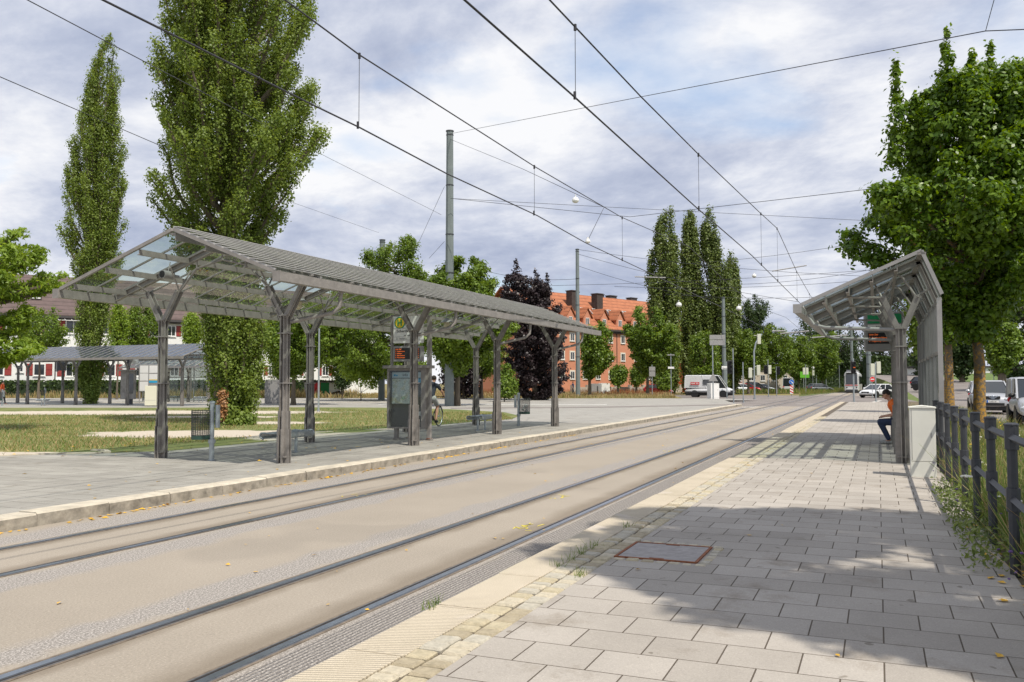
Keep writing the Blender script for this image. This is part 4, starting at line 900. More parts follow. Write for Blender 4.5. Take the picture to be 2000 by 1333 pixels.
bush('shrub', 'large light green shrub left of the info case', 705, 76, [(752,650,765),(730,640,770),(705,650,762),(685,672,745)], LF_lime, 11000, .22, 1.1, 101, 'shrubs in the meadow')
bush('shrub', 'dark conifer-like shrub between the white wall and the light green shrub', 668, 84, [(752,655,690),(730,655,690),(710,660,684)], LF_dark, 3500, .22, .9, 102, 'shrubs in the meadow')
bush('shrub', 'green shrub at the foot of the purple beech', 985, 70, [(768,962,1012),(745,960,1012),(725,970,1005),(712,980,998)], LF_mapf, 6000, .2, .8, 103, 'shrubs in the meadow')
bush('shrub', 'leafy suckers round the foot of the big poplar', 455, 31, [(842,405,500),(825,395,505),(805,410,495),(790,430,480)], LF_pop, 6000, .12, .4, 104, 'shrubs in the meadow')
bush('shrub', 'hanging shrub by the orange house corner behind the van', 1298, 118, [(765,1282,1312),(740,1280,1315),(715,1286,1308),(700,1292,1302)], LF_mapf, 3500, .3, 1., 105, 'shrubs in the meadow')
b_ = bush('dry_branch', 'bunch of dry brown leaves on the side of the big poplar', 432, 30.3, [(815,425,442),(795,422,446),(775,424,444),(765,430,440)], leafmat('dry leaves', (.30,.14,.05), (.50,.30,.15), .2), 650, .11, .3, 106, None, cat='dry branch')
def hedge(label, px0, px1, y0, D, h, seed, n=12000, s=.3, z0=.1, lf=None):
    p, q = deep(px0, D, z0), deep(px1, D*1.08, z0); R_ = np.random.default_rng(seed); u = R_.random((n,1)); w = R_.uniform(-.5,.5,(n,1)); z = h*R_.random((n,1))**.6
    d = (q-p); d2 = np.array([-d[1], d[0], 0])/np.linalg.norm(d[:2]); pos = p+u*d+w*d2*1.1+z*np.array([0,0,1.])
    nr = R_.normal(size=(n,3)); nr /= np.linalg.norm(nr,axis=1)[:,None]; tv = np.cross(nr, R_.normal(size=(n,3))); tv /= np.linalg.norm(tv,axis=1)[:,None]; bv = np.cross(nr, tv)
    V = np.stack([pos-tv*s*.5, pos-bv*s*.4, pos+tv*s*.5, pos+bv*s*.4], axis=1)
    t = thing('hedge', label, 'hedge'); quads('foliage', V, lf or LF_hedge, t); b = MB(); b.bar(p+np.array([0,0,h*.46]), q+np.array([0,0,h*.46]), .9, h*.9); b.build('dark_core', mat('hedge inside', (.015,.03,.008), .9, var=.4, scale=3), t)  # solid dark box fills the inside of the foliage
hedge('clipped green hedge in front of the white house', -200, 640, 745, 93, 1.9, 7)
hedge('dark shrubbery added to fill the shade under the street trees behind the parked cars', 1545, 1668, 745, 180, 6.5, 8, 9000, .6, .1, LF_dark)  # added dark fill, closes bright gaps under the canopies
hedge('dark shrubbery added to darken the gaps behind the no-entry sign and small shelter', 1690, 1835, 745, 165, 5.5, 9, 9000, .6, 1.2, LF_dark)  # added dark fill like the one under the street trees

# grass and wild plants
def blades(name, label, pts, h, lf, seed, w=.02, lean=.3, fold=True):
    R_ = np.random.default_rng(seed); n = len(pts); a = R_.uniform(0, 2*math.pi, n); hh = (h if np.ndim(h) else np.full(n, h))*R_.uniform(.45, 1.15, n)
    d = np.stack([np.cos(a), np.sin(a), np.zeros(n)], 1)*(w*R_.uniform(.6,1.4,n))[:,None]; l = R_.normal(size=(n,3))*lean; l[:,2] = 0; top = pts+np.stack([0*hh,0*hh,hh],1)+l*hh[:,None]
    V = np.stack([pts-d, pts+d, top+d*.35, top-d*.35], 1); o = quads(name, V, lf, None, R_.random(n)); tag(o, label, None, None, 'stuff'); return o
def scatter(poly_px, n, z, seed, bias=1.):
    """random ground points inside a quad given by four pixel corners (near-left, near-right, far-right, far-left)"""
    R_ = np.random.default_rng(seed); c = [at(x, y, z) for x, y in poly_px]; u = R_.random((n,1)); v = R_.random((n,1))**bias
    return (c[0]*(1-u)+c[1]*u)*(1-v)+(c[3]*(1-u)+c[2]*u)*v
P_ = np.concatenate([scatter([(-350,778),(700,778),(700,763),(-350,763)], 26000, .11, 1, 1.6), scatter([(700,778),(1320,778),(1300,766),(700,764)], 24000, .11, 2, 1.5)]); Hm = np.concatenate([np.full(26000,1.0), np.full(24000,.42)])*(.75+.35*np.sin(P_[:,1]*.35)*np.sin(P_[:,0]*.5+1.))
blades('meadow_grass', 'tall dry straw-coloured meadow grass', P_, Hm, [LF_straw], 3, .035, .22)
blades('meadow_grass', 'green grass in the dry meadow', P_[::2]+np.array([.1,.1,0]), Hm[::2]*.75, [LF_grass], 4, .035, .3)
blades('meadow_weeds', 'red-brown dock stems in the meadow', scatter([(860,777),(1320,777),(1310,768),(860,766)], 3500, .11, 5), .7, [LF_redd], 5, .03, .1)
lawn_pts = np.concatenate([scatter([(0,892),(430,862),(500,800),(0,806)], 30000, .125, 6), scatter([(430,862),(1000,820),(980,808),(500,798)], 16000, .125, 8)])
GRV = np.array(GRAVEL); la, ll = lawn_pts[:,:2]@RIGHT, lawn_pts[:,:2]@FWD; q = np.min(np.sqrt(((la[:,None]-GRV[None,:,0])/GRV[None,:,2])**2+((ll[:,None]-GRV[None,:,1])/GRV[None,:,3])**2), axis=1)
rk = np.random.default_rng(9).random(len(lawn_pts)); lawn_pts = lawn_pts[(q > 1.05+.3*(rk-.5)) & (rk < .9)]
blades('lawn_grass', 'short dry grass on the lawn', lawn_pts[::2], .09, [LF_grass], 10, .010, .5); blades('lawn_grass', 'bleached grass on the lawn', lawn_pts[1::2], .10, [LF_straw], 11, .008, .6)
R_ = np.random.default_rng(12)
def strip_pts(x0, x1, y0, y1, n, seed, xb=1.5):
    R_ = np.random.default_rng(seed); return np.stack([x0+(x1-x0)*R_.random(n)**xb, y0+(y1-y0)*R_.random(n), np.full(n, .13)], 1)
wp = strip_pts(4, 42, -3.2, -1.02, 26000, 13)
blades('wild_plants', 'green stalks of wild flowers along the railing', wp, .48, [LF_grass], 14, .006, .35)
blades('wild_plants', 'dry stalks of wild flowers along the railing', strip_pts(4, 42, -3.2, -1.0, 9000, 15), .55, [LF_straw], 16, .004, .4)
gp = [((1436,769),(1560,768.5),(1578,757),(1436,757.5)),((1560,775),(1655,765),(1672,756),(1575,757))]
for i_, q4 in enumerate(gp):
    sheet('grass_median', [at(x, y, 0)[:2] for x, y in q4], .0 if i_ else .004, mat('median turf', (.11,.14,.04), .95, var=.4, scale=.8))
blades('median_grass', 'tall green grass on the medians by the crossing', np.concatenate([scatter(q4, 9000, .01, 60+i_) for i_, q4 in enumerate(gp)]), .65, [LF_grass], 61, .05, .3)
blades('median_grass', 'dry grass on the medians by the crossing', np.concatenate([scatter(q4, 3500, .01, 63+i_) for i_, q4 in enumerate(gp)]), .6, [LF_straw], 64, .05, .3)
# leaves on the stalks
n = 42000; pp = strip_pts(4, 36, -3.2, -1.0, n, 17); pp[:,2] += .42*R_.random(n)**1.2
fr = (R_.random(n) < .045); pp[fr,1] = -1.0+R_.random(fr.sum())*.38; pp[fr,2] = .15+R_.random(fr.sum())*.2; pp[fr,0] = 7.5+R_.random(fr.sum())*5.5
nr = R_.normal(size=(n,3)); nr[:,2] += .8; nr /= np.linalg.norm(nr,axis=1)[:,None]; tv = np.cross(nr, R_.normal(size=(n,3))); tv /= np.linalg.norm(tv,axis=1)[:,None]; bv = np.cross(nr,tv); s = (.026*R_.uniform(.4,1.6,(n,1)))
tag(quads('wild_plants', np.stack([pp-tv*s, pp-bv*s*.35, pp+tv*s, pp+bv*s*.35],1), leafmat('weed leaves', (.07,.11,.025), (.22,.28,.07), .35), None), 'small leaves of the wild plants along the railing', kind='stuff')
def flowers(label, x0, x1, y0, y1, n, z, r, col, seed):
    R_ = np.random.default_rng(seed); b = MB()
    for i in range(n):
        x, y, zz = x0+(x1-x0)*R_.random()**1.6, y0+(y1-y0)*R_.random(), z[0]+(z[1]-z[0])*R_.random(); rr_ = r*R_.uniform(.6,1.3)
        b.ball((x,y,zz), (rr_, rr_, rr_*.55), 7, 4)
    tag(b.build('wild_flowers', mat('petals '+label[:6], col, .7, var=.2, scale=40)), label, kind='stuff')
flowers('small yellow flower heads along the railing', 6, 30, -3.1, -.98, 150, (.35,.68), .018, (.75,.50,.02), 20)
flowers('white umbel flowers along the railing', 6, 26, -3.1, -.95, 130, (.28,.62), .022, (.70,.70,.62), 21)
flowers('purple thistle-like flower heads by the railing', 6.5, 20, -3.0, -.72, 260, (.20,.52), .014, (.12,.06,.22), 22)
t = thing('wild_carrot', 'large white wild carrot umbel in front of the railing post', 'flower', (8.9,-.72,.15))
b = MB(); b.path([(.3,-.1,0),(.12,-.06,.3),(0,0,.60)], .004, 5); b.build('stem', mat('green stem', (.12,.16,.05), .7), t)
b = MB()
for i in range(60):
    a, r = rnd.uniform(0,6.28), .05*math.sqrt(rnd.random()); b.ball((r*math.cos(a), r*math.sin(a), .61-.2*r), .008, 6, 4)
b.build('umbel', mat('umbel white', (.72,.70,.60), .8), t)
# weeds in joints and fallen leaves
n = 260; R_ = np.random.default_rng(30); wp = []
for (x, y) in ((6.55,2.36),(6.8,2.36),(7.1,2.36),(7.3,2.37),(7.5,2.37),(5.0,2.70),(5.15,2.72),(8.6,2.36),(6.3,2.1)): wp += [(x+R_.normal()*.04, y+R_.normal()*.03, .14) for _ in range(26)]
blades('joint_weeds', 'small weeds growing in the platform joints', np.array(wp), .07, [LF_grass], 31, .0028, .35)
b = MB()
def fleaf(x, y, z, s):
    a = rnd.uniform(0,6.28); c, d = math.cos(a)*s, math.sin(a)*s; u = rnd.uniform(0,.5)*s
    b.add([(x-c,y-d,z+.003),(x+d*.6,y-c*.6,z+.003+u),(x+c,y+d,z+.005),(x-d*.6,y+c*.6,z+.004)], [(0,1,2),(0,2,3)])
for i in range(420):
    x = rnd.uniform(6, 26); fleaf(x, 8.70-abs(rnd.gauss(0,.06)), .002, rnd.uniform(.02,.05)) if math.sin(x*2.3)+math.sin(x*5.1) > -.3 or rnd.random() < .2 else None
for i in range(110): fleaf(rnd.uniform(4,30), rnd.uniform(2.75,8.6), .008, rnd.uniform(.015,.035))
for i in range(90): fleaf(rnd.uniform(8,26), rnd.uniform(9.1,13.8), .15, rnd.uniform(.02,.05))
for i in range(10): fleaf(rnd.uniform(4.5,16), rnd.uniform(-.7,2.3), .155, rnd.uniform(.015,.04))
for i in range(40): fleaf(rnd.uniform(6.5,10), rnd.uniform(-1.1,-.72), .155, rnd.uniform(.02,.045))
for i in range(120): fleaf(rnd.uniform(12,20), rnd.uniform(14.3,17.5), .14, rnd.uniform(.02,.05))
tag(b.build('fallen_leaves', M_leafy), 'yellow fallen leaves scattered along the kerb and paving', kind='stuff')

# ---------------------------------------------------------------- buildings
def facade_frame(px0, D0, px1, D1, z=0.):
    p, q = deep(px0, D0, z), deep(px1, D1, z); d = (q-p)[:2]; L_ = np.linalg.norm(d); a = math.atan2(d[1], d[0])
    def xpix(px):
        r = ray(px, 748)[:2]; A = np.array([r, -d/L_]).T; s_ = np.linalg.solve(A, p[:2]-CAM[:2]); return s_[1], s_[0]
    return p, L_, a, xpix
def zpix(py, D): return 1.6+(748-py)*D/FPX
M_orange = mat('orange render', (.56,.24,.145), .85, var=.06, scale=.6); M_tile = None
def tiles(name, c0, c1, rh=.35):
    def bf(t, g, sp, noise, mix): return None
    M = bpy.data.materials.new(name); M.use_nodes = True; t = M.node_tree; b = t.nodes['Principled BSDF']; b.inputs['Roughness'].default_value = .8
    g = N(t, 'ShaderNodeTexCoord'); sp = N(t, 'ShaderNodeSeparateXYZ'); L(t, g, 'Object', sp, 0)
    n = N(t, 'ShaderNodeTexNoise', ins={'Scale': 1.4, 'Detail': 8., 'Roughness': .7}); L(t, g, 'Object', n, 'Vector'); r = ramp(t, [(.3, c0), (.7, c1)], n, 0)
    f = math_(t, 'FRACT', (math_(t, 'DIVIDE', (sp, 2), rh), 0)); k = ramp(t, [(0, (.35,)*3), (.22, (1,1,1)), (1, (1.1,)*3)], f, 0)
    mx = N(t, 'ShaderNodeMix', data_type='RGBA', blend_type='MULTIPLY'); mx.inputs[0].default_value = 1; L(t, r, 0, mx, 6); L(t, k, 0, mx, 7); L(t, mx, 2, b, 'Base Color'); return M
M_tile = tiles('orange roof tiles', (.27,.09,.04), (.43,.16,.075), .62); M_tileb = tiles('brown roof tiles', (.085,.06,.055), (.13,.09,.085), .5)
M_wwall = mat('white render', (.72,.73,.71), .85, var=.04, scale=.5); M_shut = mat('dark red shutter', (.26,.035,.03), .6, var=.15, scale=4); M_trim = mat('window frame white', (.72,.72,.70), .5); M_eave = mat('dark eave', (.055,.05,.05), .7)
def window(t, x, z, w, h, surround=None, shutters=False, y=0.):
    b = MB(); e = .09
    if surround: b.box(x-w/2-.16,x+w/2+.16,y-.03,y+.0,z-h/2-.16,z+h/2+.16); b.build('surround', surround, t); b = MB()
    b.box(x-w/2,x-w/2+e,y-.07,y-.035,z-h/2,z+h/2); b.box(x+w/2-e,x+w/2,y-.07,y-.035,z-h/2,z+h/2); b.box(x-w/2+e,x+w/2-e,y-.07,y-.035,z-h/2,z-h/2+e); b.box(x-w/2+e,x+w/2-e,y-.07,y-.035,z+h/2-e,z+h/2); b.box(x-.035,x+.035,y-.068,y-.036,z-h/2+e,z+h/2-e)
    b.box(x-w/2-.08,x+w/2+.08,y-.14,y-.072,z-h/2-.07,z-h/2-.0)
    f = b.build('window', M_trim, t); b = MB(); b.box(x-w/2+.02,x+w/2-.02,y-.05,y-.037,z-h/2+.02,z+h/2-.02); b.build('pane', M_win, f)
    if shutters:
        for s in (-1,1):
            b = MB(); c = x+s*(w/2+.06+w*.29)
            for k in range(2): zz = z-h/2+.06+k*(h-.06)/2; b.box(c-w*.27,c+w*.27,y-.06,y-.032,zz,zz+h/2-.08)
            b.box(c-w*.29,c+w*.29,y-.032,y-.005,z-h/2,z+h/2); b.build('shutter', M_shut, t)
# orange house with red roof
p, Lh, ang, xp = facade_frame(1035, 132, 1352, 161)
t = thing('apartment_house', 'orange rendered house with red tiled roof, dormers and dark chimneys', 'house', tuple(p), ang)
ze = 10.5; zr = 16.6; dp = 13.; dr = 6.2
b = MB(); b.box(0,Lh,0,dp,-1,ze); b.build('wall', M_orange, t)
b = MB(); b.prism([(-.5,ze-.15),(dr,zr),(dp+.5,ze-.15),(dp+.5,ze+.1),(dr,zr+.25),(-.5,ze+.1)][0:6], -.4, Lh+.4, 'x'); rf = b.build('roof', M_tile, t)
b = MB(); b.box(-.4,Lh+.4,-.55,-.38,ze-.22,ze+.02); b.box(-.4,Lh+.4,-.3,-.0,ze-.55,ze-.2); b.build('gutter', M_eave, t)
def ry(z): return -.5+(z-ze-.1)/(zr+.15-ze)*(dr+.5)
for px, top, w, back in ((1092,565,1.5,0),(1147,570,1.5,0),(1196,576,1.5,0)):
    x, D = xp(px); zt = zpix(top, D+4); b = MB(); b.box(x-.75,x+.75,dr-3.6,dr-2.3,zr-4.2,zt); b.box(x-.85,x+.85,dr-3.7,dr-2.2,zt,zt+.15); b.build('chimney', mat('dark brick chimney', (.06,.045,.04), .9, var=.3, scale=3), rf)
for px in (1113,1186,1235,1260,1300):
    x, D = xp(px); b = MB(); b.box(x-.9,x+.9,dr+.8,dr+1.9,zr-1.5,zr+.75); b.box(x-1.0,x+1.0,dr+.7,dr+2.0,zr+.75,zr+.9); b.build('chimney', M_eave, rf)
for px in (1110,1169,1192,1213,1243,1275):
    x, D = xp(px); z0_, z1_ = zr-3.5, zr-2.5
    for s in (-.55,.55):
        b = MB(); n_ = .12; b.add([(x+s-.45,ry(z0_)-n_,z0_+n_),(x+s+.45,ry(z0_)-n_,z0_+n_),(x+s+.45,ry(z1_)-n_,z1_+n_),(x+s-.45,ry(z1_)-n_,z1_+n_),(x+s-.45,ry(z0_)+.3,z0_),(x+s+.45,ry(z0_)+.3,z0_),(x+s+.45,ry(z1_)+.3,z1_),(x+s-.45,ry(z1_)+.3,z1_)],[(0,1,2,3),(4,7,6,5),(0,4,5,1),(1,5,6,2),(2,6,7,3),(3,7,4,0)]); f = b.build('skylight', M_win, rf)
        b = MB(); b.bar((x+s-.47,ry(z0_)-.16,z0_+.16),(x+s-.47,ry(z1_)-.16,z1_+.16),.07,.05); b.bar((x+s+.47,ry(z0_)-.16,z0_+.16),(x+s+.47,ry(z1_)-.16,z1_+.16),.07,.05); b.bar((x+s-.47,ry(z1_)-.16,z1_+.16),(x+s+.47,ry(z1_)-.16,z1_+.16),.05,.07); b.build('frame', M_trim, f)
for px in (1055,1086,1117,1150,1183,1214,1243,1272,1300):
    x, D = xp(px); zb, zt = ze+.35, ze+2.3; b = MB(); b.prism([(x-.95,zb-.5),(x+.95,zb-.5),(x+.95,zt-.35),(x,zt+.95),(x-.95,zt-.35)], .25, 3.6, 'y'); dm = b.build('dormer', M_orange, t)
    b = MB()
    for s in (-1,1): b.bar((x+s*1.25,1.9,zt-.6),(x-s*.06,1.9,zt+1.22),3.7,.12) if False else b.add([(x+s*1.25,.02,zt-.62),(x,.02,zt+1.12),(x,4.3,zt+1.12),(x+s*1.25,4.3,zt-.62),(x+s*1.25,.02,zt-.50),(x,.02,zt+1.25),(x,4.3,zt+1.25),(x+s*1.25,4.3,zt-.50)],[(0,1,2,3),(4,7,6,5),(0,4,5,1),(1,5,6,2),(2,6,7,3),(3,7,4,0)])
    b.build('roof', M_tile, dm); window(dm, x, zb+.85, .85, 1.2, None, False, .25)
M_sur = mat('pale window surround', (.66,.60,.48), .8)
for px in (1062,1098,1118,1143,1168,1193,1217,1243,1270,1297,1325):
    x, D = xp(px)
    for z in (9.0, 6.0, 2.9): window(t, x, z, 1.0, 1.3, M_sur)
for px in (1205, 1290):
    x, D = xp(px); b = MB(); b.tube((x,-.06,0),(x,-.06,ze-.3),.06); b.build('downpipe', M_eave, t)
b = MB(); b.box(Lh-4.5,Lh,-6.,0,-1,ze-1.5); b.build('shaded_end', mat('shaded orange render', (.50,.12,.05), .85, var=.06, scale=.5), t)  # shade of the end wall is put into this darker orange
# low wall and people area in front
p, Lw, ang2, xp2 = facade_frame(1120, 131, 1330, 150); t = thing('garden_wall', 'low pale garden wall in front of the orange house', 'wall', tuple(p), ang2); b = MB(); b.box(0,Lw,0,.3,0,1.0)
for k in range(9): b.box(Lw*k/8-.3,Lw*k/8+.3,-.08,.38,0,1.35)
b.build('wall', mat('pale masonry', (.42,.37,.31), .9, var=.1, scale=1.), t)
# white house with brown roof
p, Lh, ang, xp = facade_frame(-260, 88, 745, 121)
t = thing('apartment_house', 'long white house with red shutters and brown roof beyond the far bus shelter', 'house', tuple(p), ang)
ze = 9.3; zr = 14.2; dp = 12; dr = 6.
b = MB(); b.box(0,Lh,0,dp,-1,ze); b.build('wall', M_wwall, t)
b = MB(); b.prism([(-.7,ze-.1),(dr,zr),(dp+.7,ze-.1),(dp+.7,ze+.12),(dr,zr+.25),(-.7,ze+.12)], -.4, Lh+.4, 'x'); rf = b.build('roof', M_tileb, t)
b = MB(); b.box(-.4,Lh+.4,-.75,-.55,ze-.25,ze); b.box(-.4,Lh+.4,-.55,0,ze-.42,ze-.26); b.build('gutter', M_eave, t)
for px, z, w, h, sh in ((76,3.2,1.15,1.35,True),(38,3.3,.7,.8,False),(-5,3.2,1.15,1.35,True),(141,3.2,1.4,1.5,True),(214,3.2,1.2,1.4,True),(275,3.2,1.2,1.4,True),(310,3.2,1.0,1.3,True),(340,3.2,1.0,1.3,True),(578,3.3,.9,1.3,True),(530,3.3,.9,1.3,True),(635,3.3,.9,1.3,True),(455,3.2,1,1.3,True),
    (65,8.0,1.1,1.3,True),(92,7.6,1.1,1.3,True),(141,8.1,1.6,1.5,True),(300,8.0,1.0,1.3,True),(333,8.0,1.0,1.3,True),(200,8.0,1.,1.3,True),(20,8.0,1.1,1.3,True),(390,8.0,1.,1.3,True),(450,8.,1.,1.3,True)):
    x, D = xp(px); window(t, x, z, w, h, None, sh)
for px in (70, 335):
    x, D = xp(px); z_ = ze+2.0; y_ = -.7+2.0/(zr-ze)*6.7; b = MB(); b.box(x-.55,x+.55,y_-.5,y_+.9,z_-.1,z_+.45); d_ = b.build('roof_window', M_eave, rf); b = MB(); b.box(x-.42,x+.42,y_-.53,y_-.505,z_-.02,z_+.2); b.build('frame', M_trim, d_)
x, D = xp(141); b = MB(); b.box(x-1.8,x+1.8,-1.5,-.01,5.6,5.8); b.box(x-1.8,x+1.8,-1.5,-1.42,5.8,6.8); b.build('balcony', M_wwall, t)
b = MB()
for k in range(6): b.bar((x-1.7+k*.68,-.05,9.05),(x-1.7+k*.68,-1.5,8.75),.05,.05)
b.bar((x-1.75,-1.5,8.75),(x+1.75,-1.5,8.75),.06,.06); b.build('awning_frame', M_trim, t)
x, D = xp(107); b = MB(); b.tube((x,-.08,0),(x,-.08,ze-.3),.06); b.build('downpipe', M_eave, t)
b = MB(); b.box(xp(108)[0], xp(360)[0], -1.2,-.02, .9,1.9); b.build('balcony_parapet', M_wwall, t)
# painted hut
p, Lw, a_, _x = facade_frame(597, 92, 664, 93); t = thing('painted_hut', 'small hut painted red, green and white with a black banner', 'hut', tuple(p), a_)
b = MB(); b.box(0,Lw,0,3,0,1.75); b.build('wall', mat('grey hut wall', (.30,.30,.29), .8), t); b = MB(); b.box(-.2,Lw+.2,-.2,3.2,1.75,1.95); b.build('roof', M_eave, t)
for x0,x1,m_ in ((.25,.42,M_red),(.42,.68,mat('paint green', (.005,.20,.05), .6)),(.68,1.,M_cream)):
    b = MB(); b.box(Lw*x0,Lw*x1,-.03,-.003,.5,1.7); b.build('paint_panel', m_, t)
b = MB(); b.prism([(Lw*.4,.1),(Lw*.98,.1),(Lw*.98,.62),(Lw*.8,.45),(Lw*.6,.38),(Lw*.42,.30)], -.06, -.035, 'y'); b.build('banner', M_white, t)
b = MB(); b.prism([(Lw*.38,.34),(Lw*.6,.36),(Lw*.8,.45),(Lw*1.0,.62),(Lw*1.0,.88),(Lw*.8,.68),(Lw*.6,.55),(Lw*.4,.52)], -.09, -.065, 'y'); b.build('banner', M_black, t)
# far beige building and green board
p, Lw, a_, _x = facade_frame(1436, 150, 1552, 158); t = thing('low_building', 'low beige building behind the parked cars', 'building', tuple(p), a_)
b = MB(); b.box(0,Lw,0,6,0,4.0); b.build('wall', mat('beige wall', (.48,.42,.34), .85, var=.08, scale=.5), t); b = MB(); b.box(-.3,Lw+.3,-.3,6.3,4.0,4.25); b.build('roof', M_eave, t)
for k in range(5): window(t, 1+Lw*k/5.2, 2.5, 1.2, 1.1)
p, Lw, a_, _x = facade_frame(1800, 150, 2060, 150, 1.2); t = thing('low_building', 'long white building glimpsed between the far right-hand trunks', 'building', tuple(p), a_)
b = MB(); b.box(0,Lw,0,8,-2,3.0); b.build('wall', M_wwall, t); b = MB(); b.box(-.3,Lw+.3,-.3,8.3,3.0,3.3); b.build('roof', M_eave, t)
for k in range(8): window(t, 1.5+Lw*k/8.2, 1.6, 1.2, 1.1)
# ---------------------------------------------------------------- masts, wires
def mast(px, D, top_y, r0, r1, label, z=.1, py=None, grp='overhead line masts'):
    p = deep(px, D, z); t = thing('catenary_mast', label, 'mast', tuple(p), 0, grp); H = zpix(top_y, D)-z
    b = MB(); b.tube((0,0,0),(0,0,H),r0,r1,8); b.build('pole', M_mast, t)
    b = MB(); b.lathe([(r1+.04,H),(r1+.03,H+.06),(.05,H+.1)], 12)
    for f_ in (.62,.80,.27,.985,.48): r = r0+(r1-r0)*f_+.012; b.lathe([(r,H*f_),(r,H*f_+.07)], 12)
    b.build('band', M_dark, t); return p, H
m1, H1 = mast(877.5, 56.5, 249, .325, .235, 'tallest grey mast rising between the two leafy trees')
m2, H2 = mast(1129, 93, 485, .26, .19, 'grey mast in front of the orange house')
m3, H3 = mast(1415, 118, 580, .30, .22, 'grey mast in front of the broadest far poplar')
m4, H4 = mast(745, 76, 466, .30, .24, 'mast mostly hidden by the broad tree left of the tallest mast')
m5, H5 = mast(1698, 100, 645, .28, .24, 'bluish mast behind the no-entry sign', grp='overhead line masts')
m6, H6 = mast(1665, 140, 640, .25, .2, 'slim mast beside the approaching tram')
def wire(name, label, pts, r=.012, cat='wire', group=None, sag=0, th=None):
    P3 = []
    for a, c in zip(pts, pts[1:]):
        a = Vector(a); c = Vector(c); n = 8 if sag else 2
        for k in range(n): f_ = k/n; P3.append(a.lerp(c, f_)-Vector((0,0,sag*4*f_*(1-f_))))
    P3.append(Vector(pts[-1])); b = MB(); b.path(P3, r, 5)
    if th is not None: return b.build(name, M_wire, th)
    return tag(b.build(name, M_wire), label, cat, group)
def catenary(label, ypix, mz, Yc, drops):
    t = thing('overhead_line', label, 'overhead line', (0,0,0), 0, 'overhead lines above the tracks')
    pts = [at(x, y, 5.60) for x, y in ypix]; d = pts[1]-pts[0]; first = pts[0]-d/np.linalg.norm(d)*9; pts = [first]+pts+[np.array([110., Yc, 5.6]), np.array([240., Yc, 5.6])]
    wire('contact_wire', None, pts, .014, th=t)
    def yat(x):
        for a, c in zip(pts, pts[1:]):
            if a[0] <= x <= c[0]: f_ = (x-a[0])/(c[0]-a[0]); return a[1]+(c[1]-a[1])*f_
        return Yc
    mp_ = [(x, yat(x), z) for x, z in mz]; wire('messenger_wire', None, mp_, .013, th=t)
    for x in drops:
        for a, c in zip(mp_, mp_[1:]):
            if a[0] <= x <= c[0]: f_ = (x-a[0])/(c[0]-a[0]); zt = a[2]+(c[2]-a[2])*f_
        b = MB(); b.tube((x,yat(x),5.6),(x,yat(x),zt),.005,n=5); b.tube((x-.03,yat(x),5.57),(x-.03,yat(x),5.68),.02,n=6); b.tube((x,yat(x),zt-.06),(x,yat(x),zt+.03),.022,n=6); b.build('dropper', M_wire, t)
catenary('overhead line above the track next to the long shelter', [(200,0),(610,205),(703,250),(873,340),(1050,422),(1144,475),(1265,532)],
         [(-3,7.5),(5,7.1),(11.4,6.75),(19,6.75),(27.2,7.0),(38,7.6),(50,7.0),(62,6.8),(80,7.4),(110,6.9),(240,7)], 7.3, (11.4,19,27.3,46,54,62))
catenary('overhead line above the track beside the beige platform edge', [(907,0),(1120,188),(1357,403),(1469,500),(1560,590)],
         [(-3,7.3),(3,6.9),(10.4,6.6),(14.9,6.7),(20,6.9),(30,7.35),(35.4,7.7),(44,7.0),(54,6.75),(62,6.8),(80,7.4),(110,6.9),(240,7)], 3.9, (11.4,20,30.3,35.4,44,53))
GW = 'span wires'
top1 = m1+np.array([0,0,H1-.15])
def thru(px, py, D): return CAM+ray(px, py)*D
wire('span_wire', 'long span wire from the tallest mast across to the top right', [tuple(top1), tuple(thru(1250,190,32)), tuple(thru(1925,61,19)), tuple(thru(2150,52,16))], .012, group=GW)
wire('span_wire', 'short hanger rising off the top of the photo at the right', [tuple(thru(1925,61,19)), tuple(thru(1943,-5,17))], .008, group=GW)
wire('span_wire', 'thin wire from the tallest mast down to the pull-off over the left track', [tuple(m1+np.array([0,0,H1-.5])), tuple(thru(1020,330,42)), tuple(thru(1180,405,34))], .012, group=GW)
wire('span_wire', 'slanting pull-off wire below the hanging lamp line', [tuple(thru(1180,405,34)), tuple(thru(1146,474,26))], .010, group=GW)
wire('span_wire', 'level span wire from mid height of the tallest mast to the maple', [tuple(thru(880,388,56)), tuple(thru(1230,424,50)), tuple(thru(1800,358,36))], .014, group=GW)
wire('span_wire', 'flat span wire passing just over the far poplars', [tuple(thru(880,388,56.4)), tuple(thru(1190,405,60)), tuple(thru(1800,437,64))], .014, group=GW)
wire('span_wire', 'left-hand wire crossing the slender poplar near its tip', [tuple(thru(30,-12,14)), tuple(thru(290,125,17)), tuple(thru(640,308,45)), tuple(thru(862,420,56))], .010, group=GW)
wire('span_wire', 'left-hand wire crossing the slender poplar at mid height', [tuple(thru(-20,142,17)), tuple(thru(290,275,24)), tuple(thru(560,392,60)), tuple(thru(740,455,75))], .010, group=GW)
wire('span_wire', 'stay wire beside the tallest mast, steeper one', [tuple(thru(868,365,56)), tuple(thru(815,480,66))], .012, group=GW)
wire('span_wire', 'stay wire beside the tallest mast, lower one', [tuple(thru(868,472,56)), tuple(thru(838,505,60))], .012, group=GW)
tp2 = m2+np.array([0,0,H2])
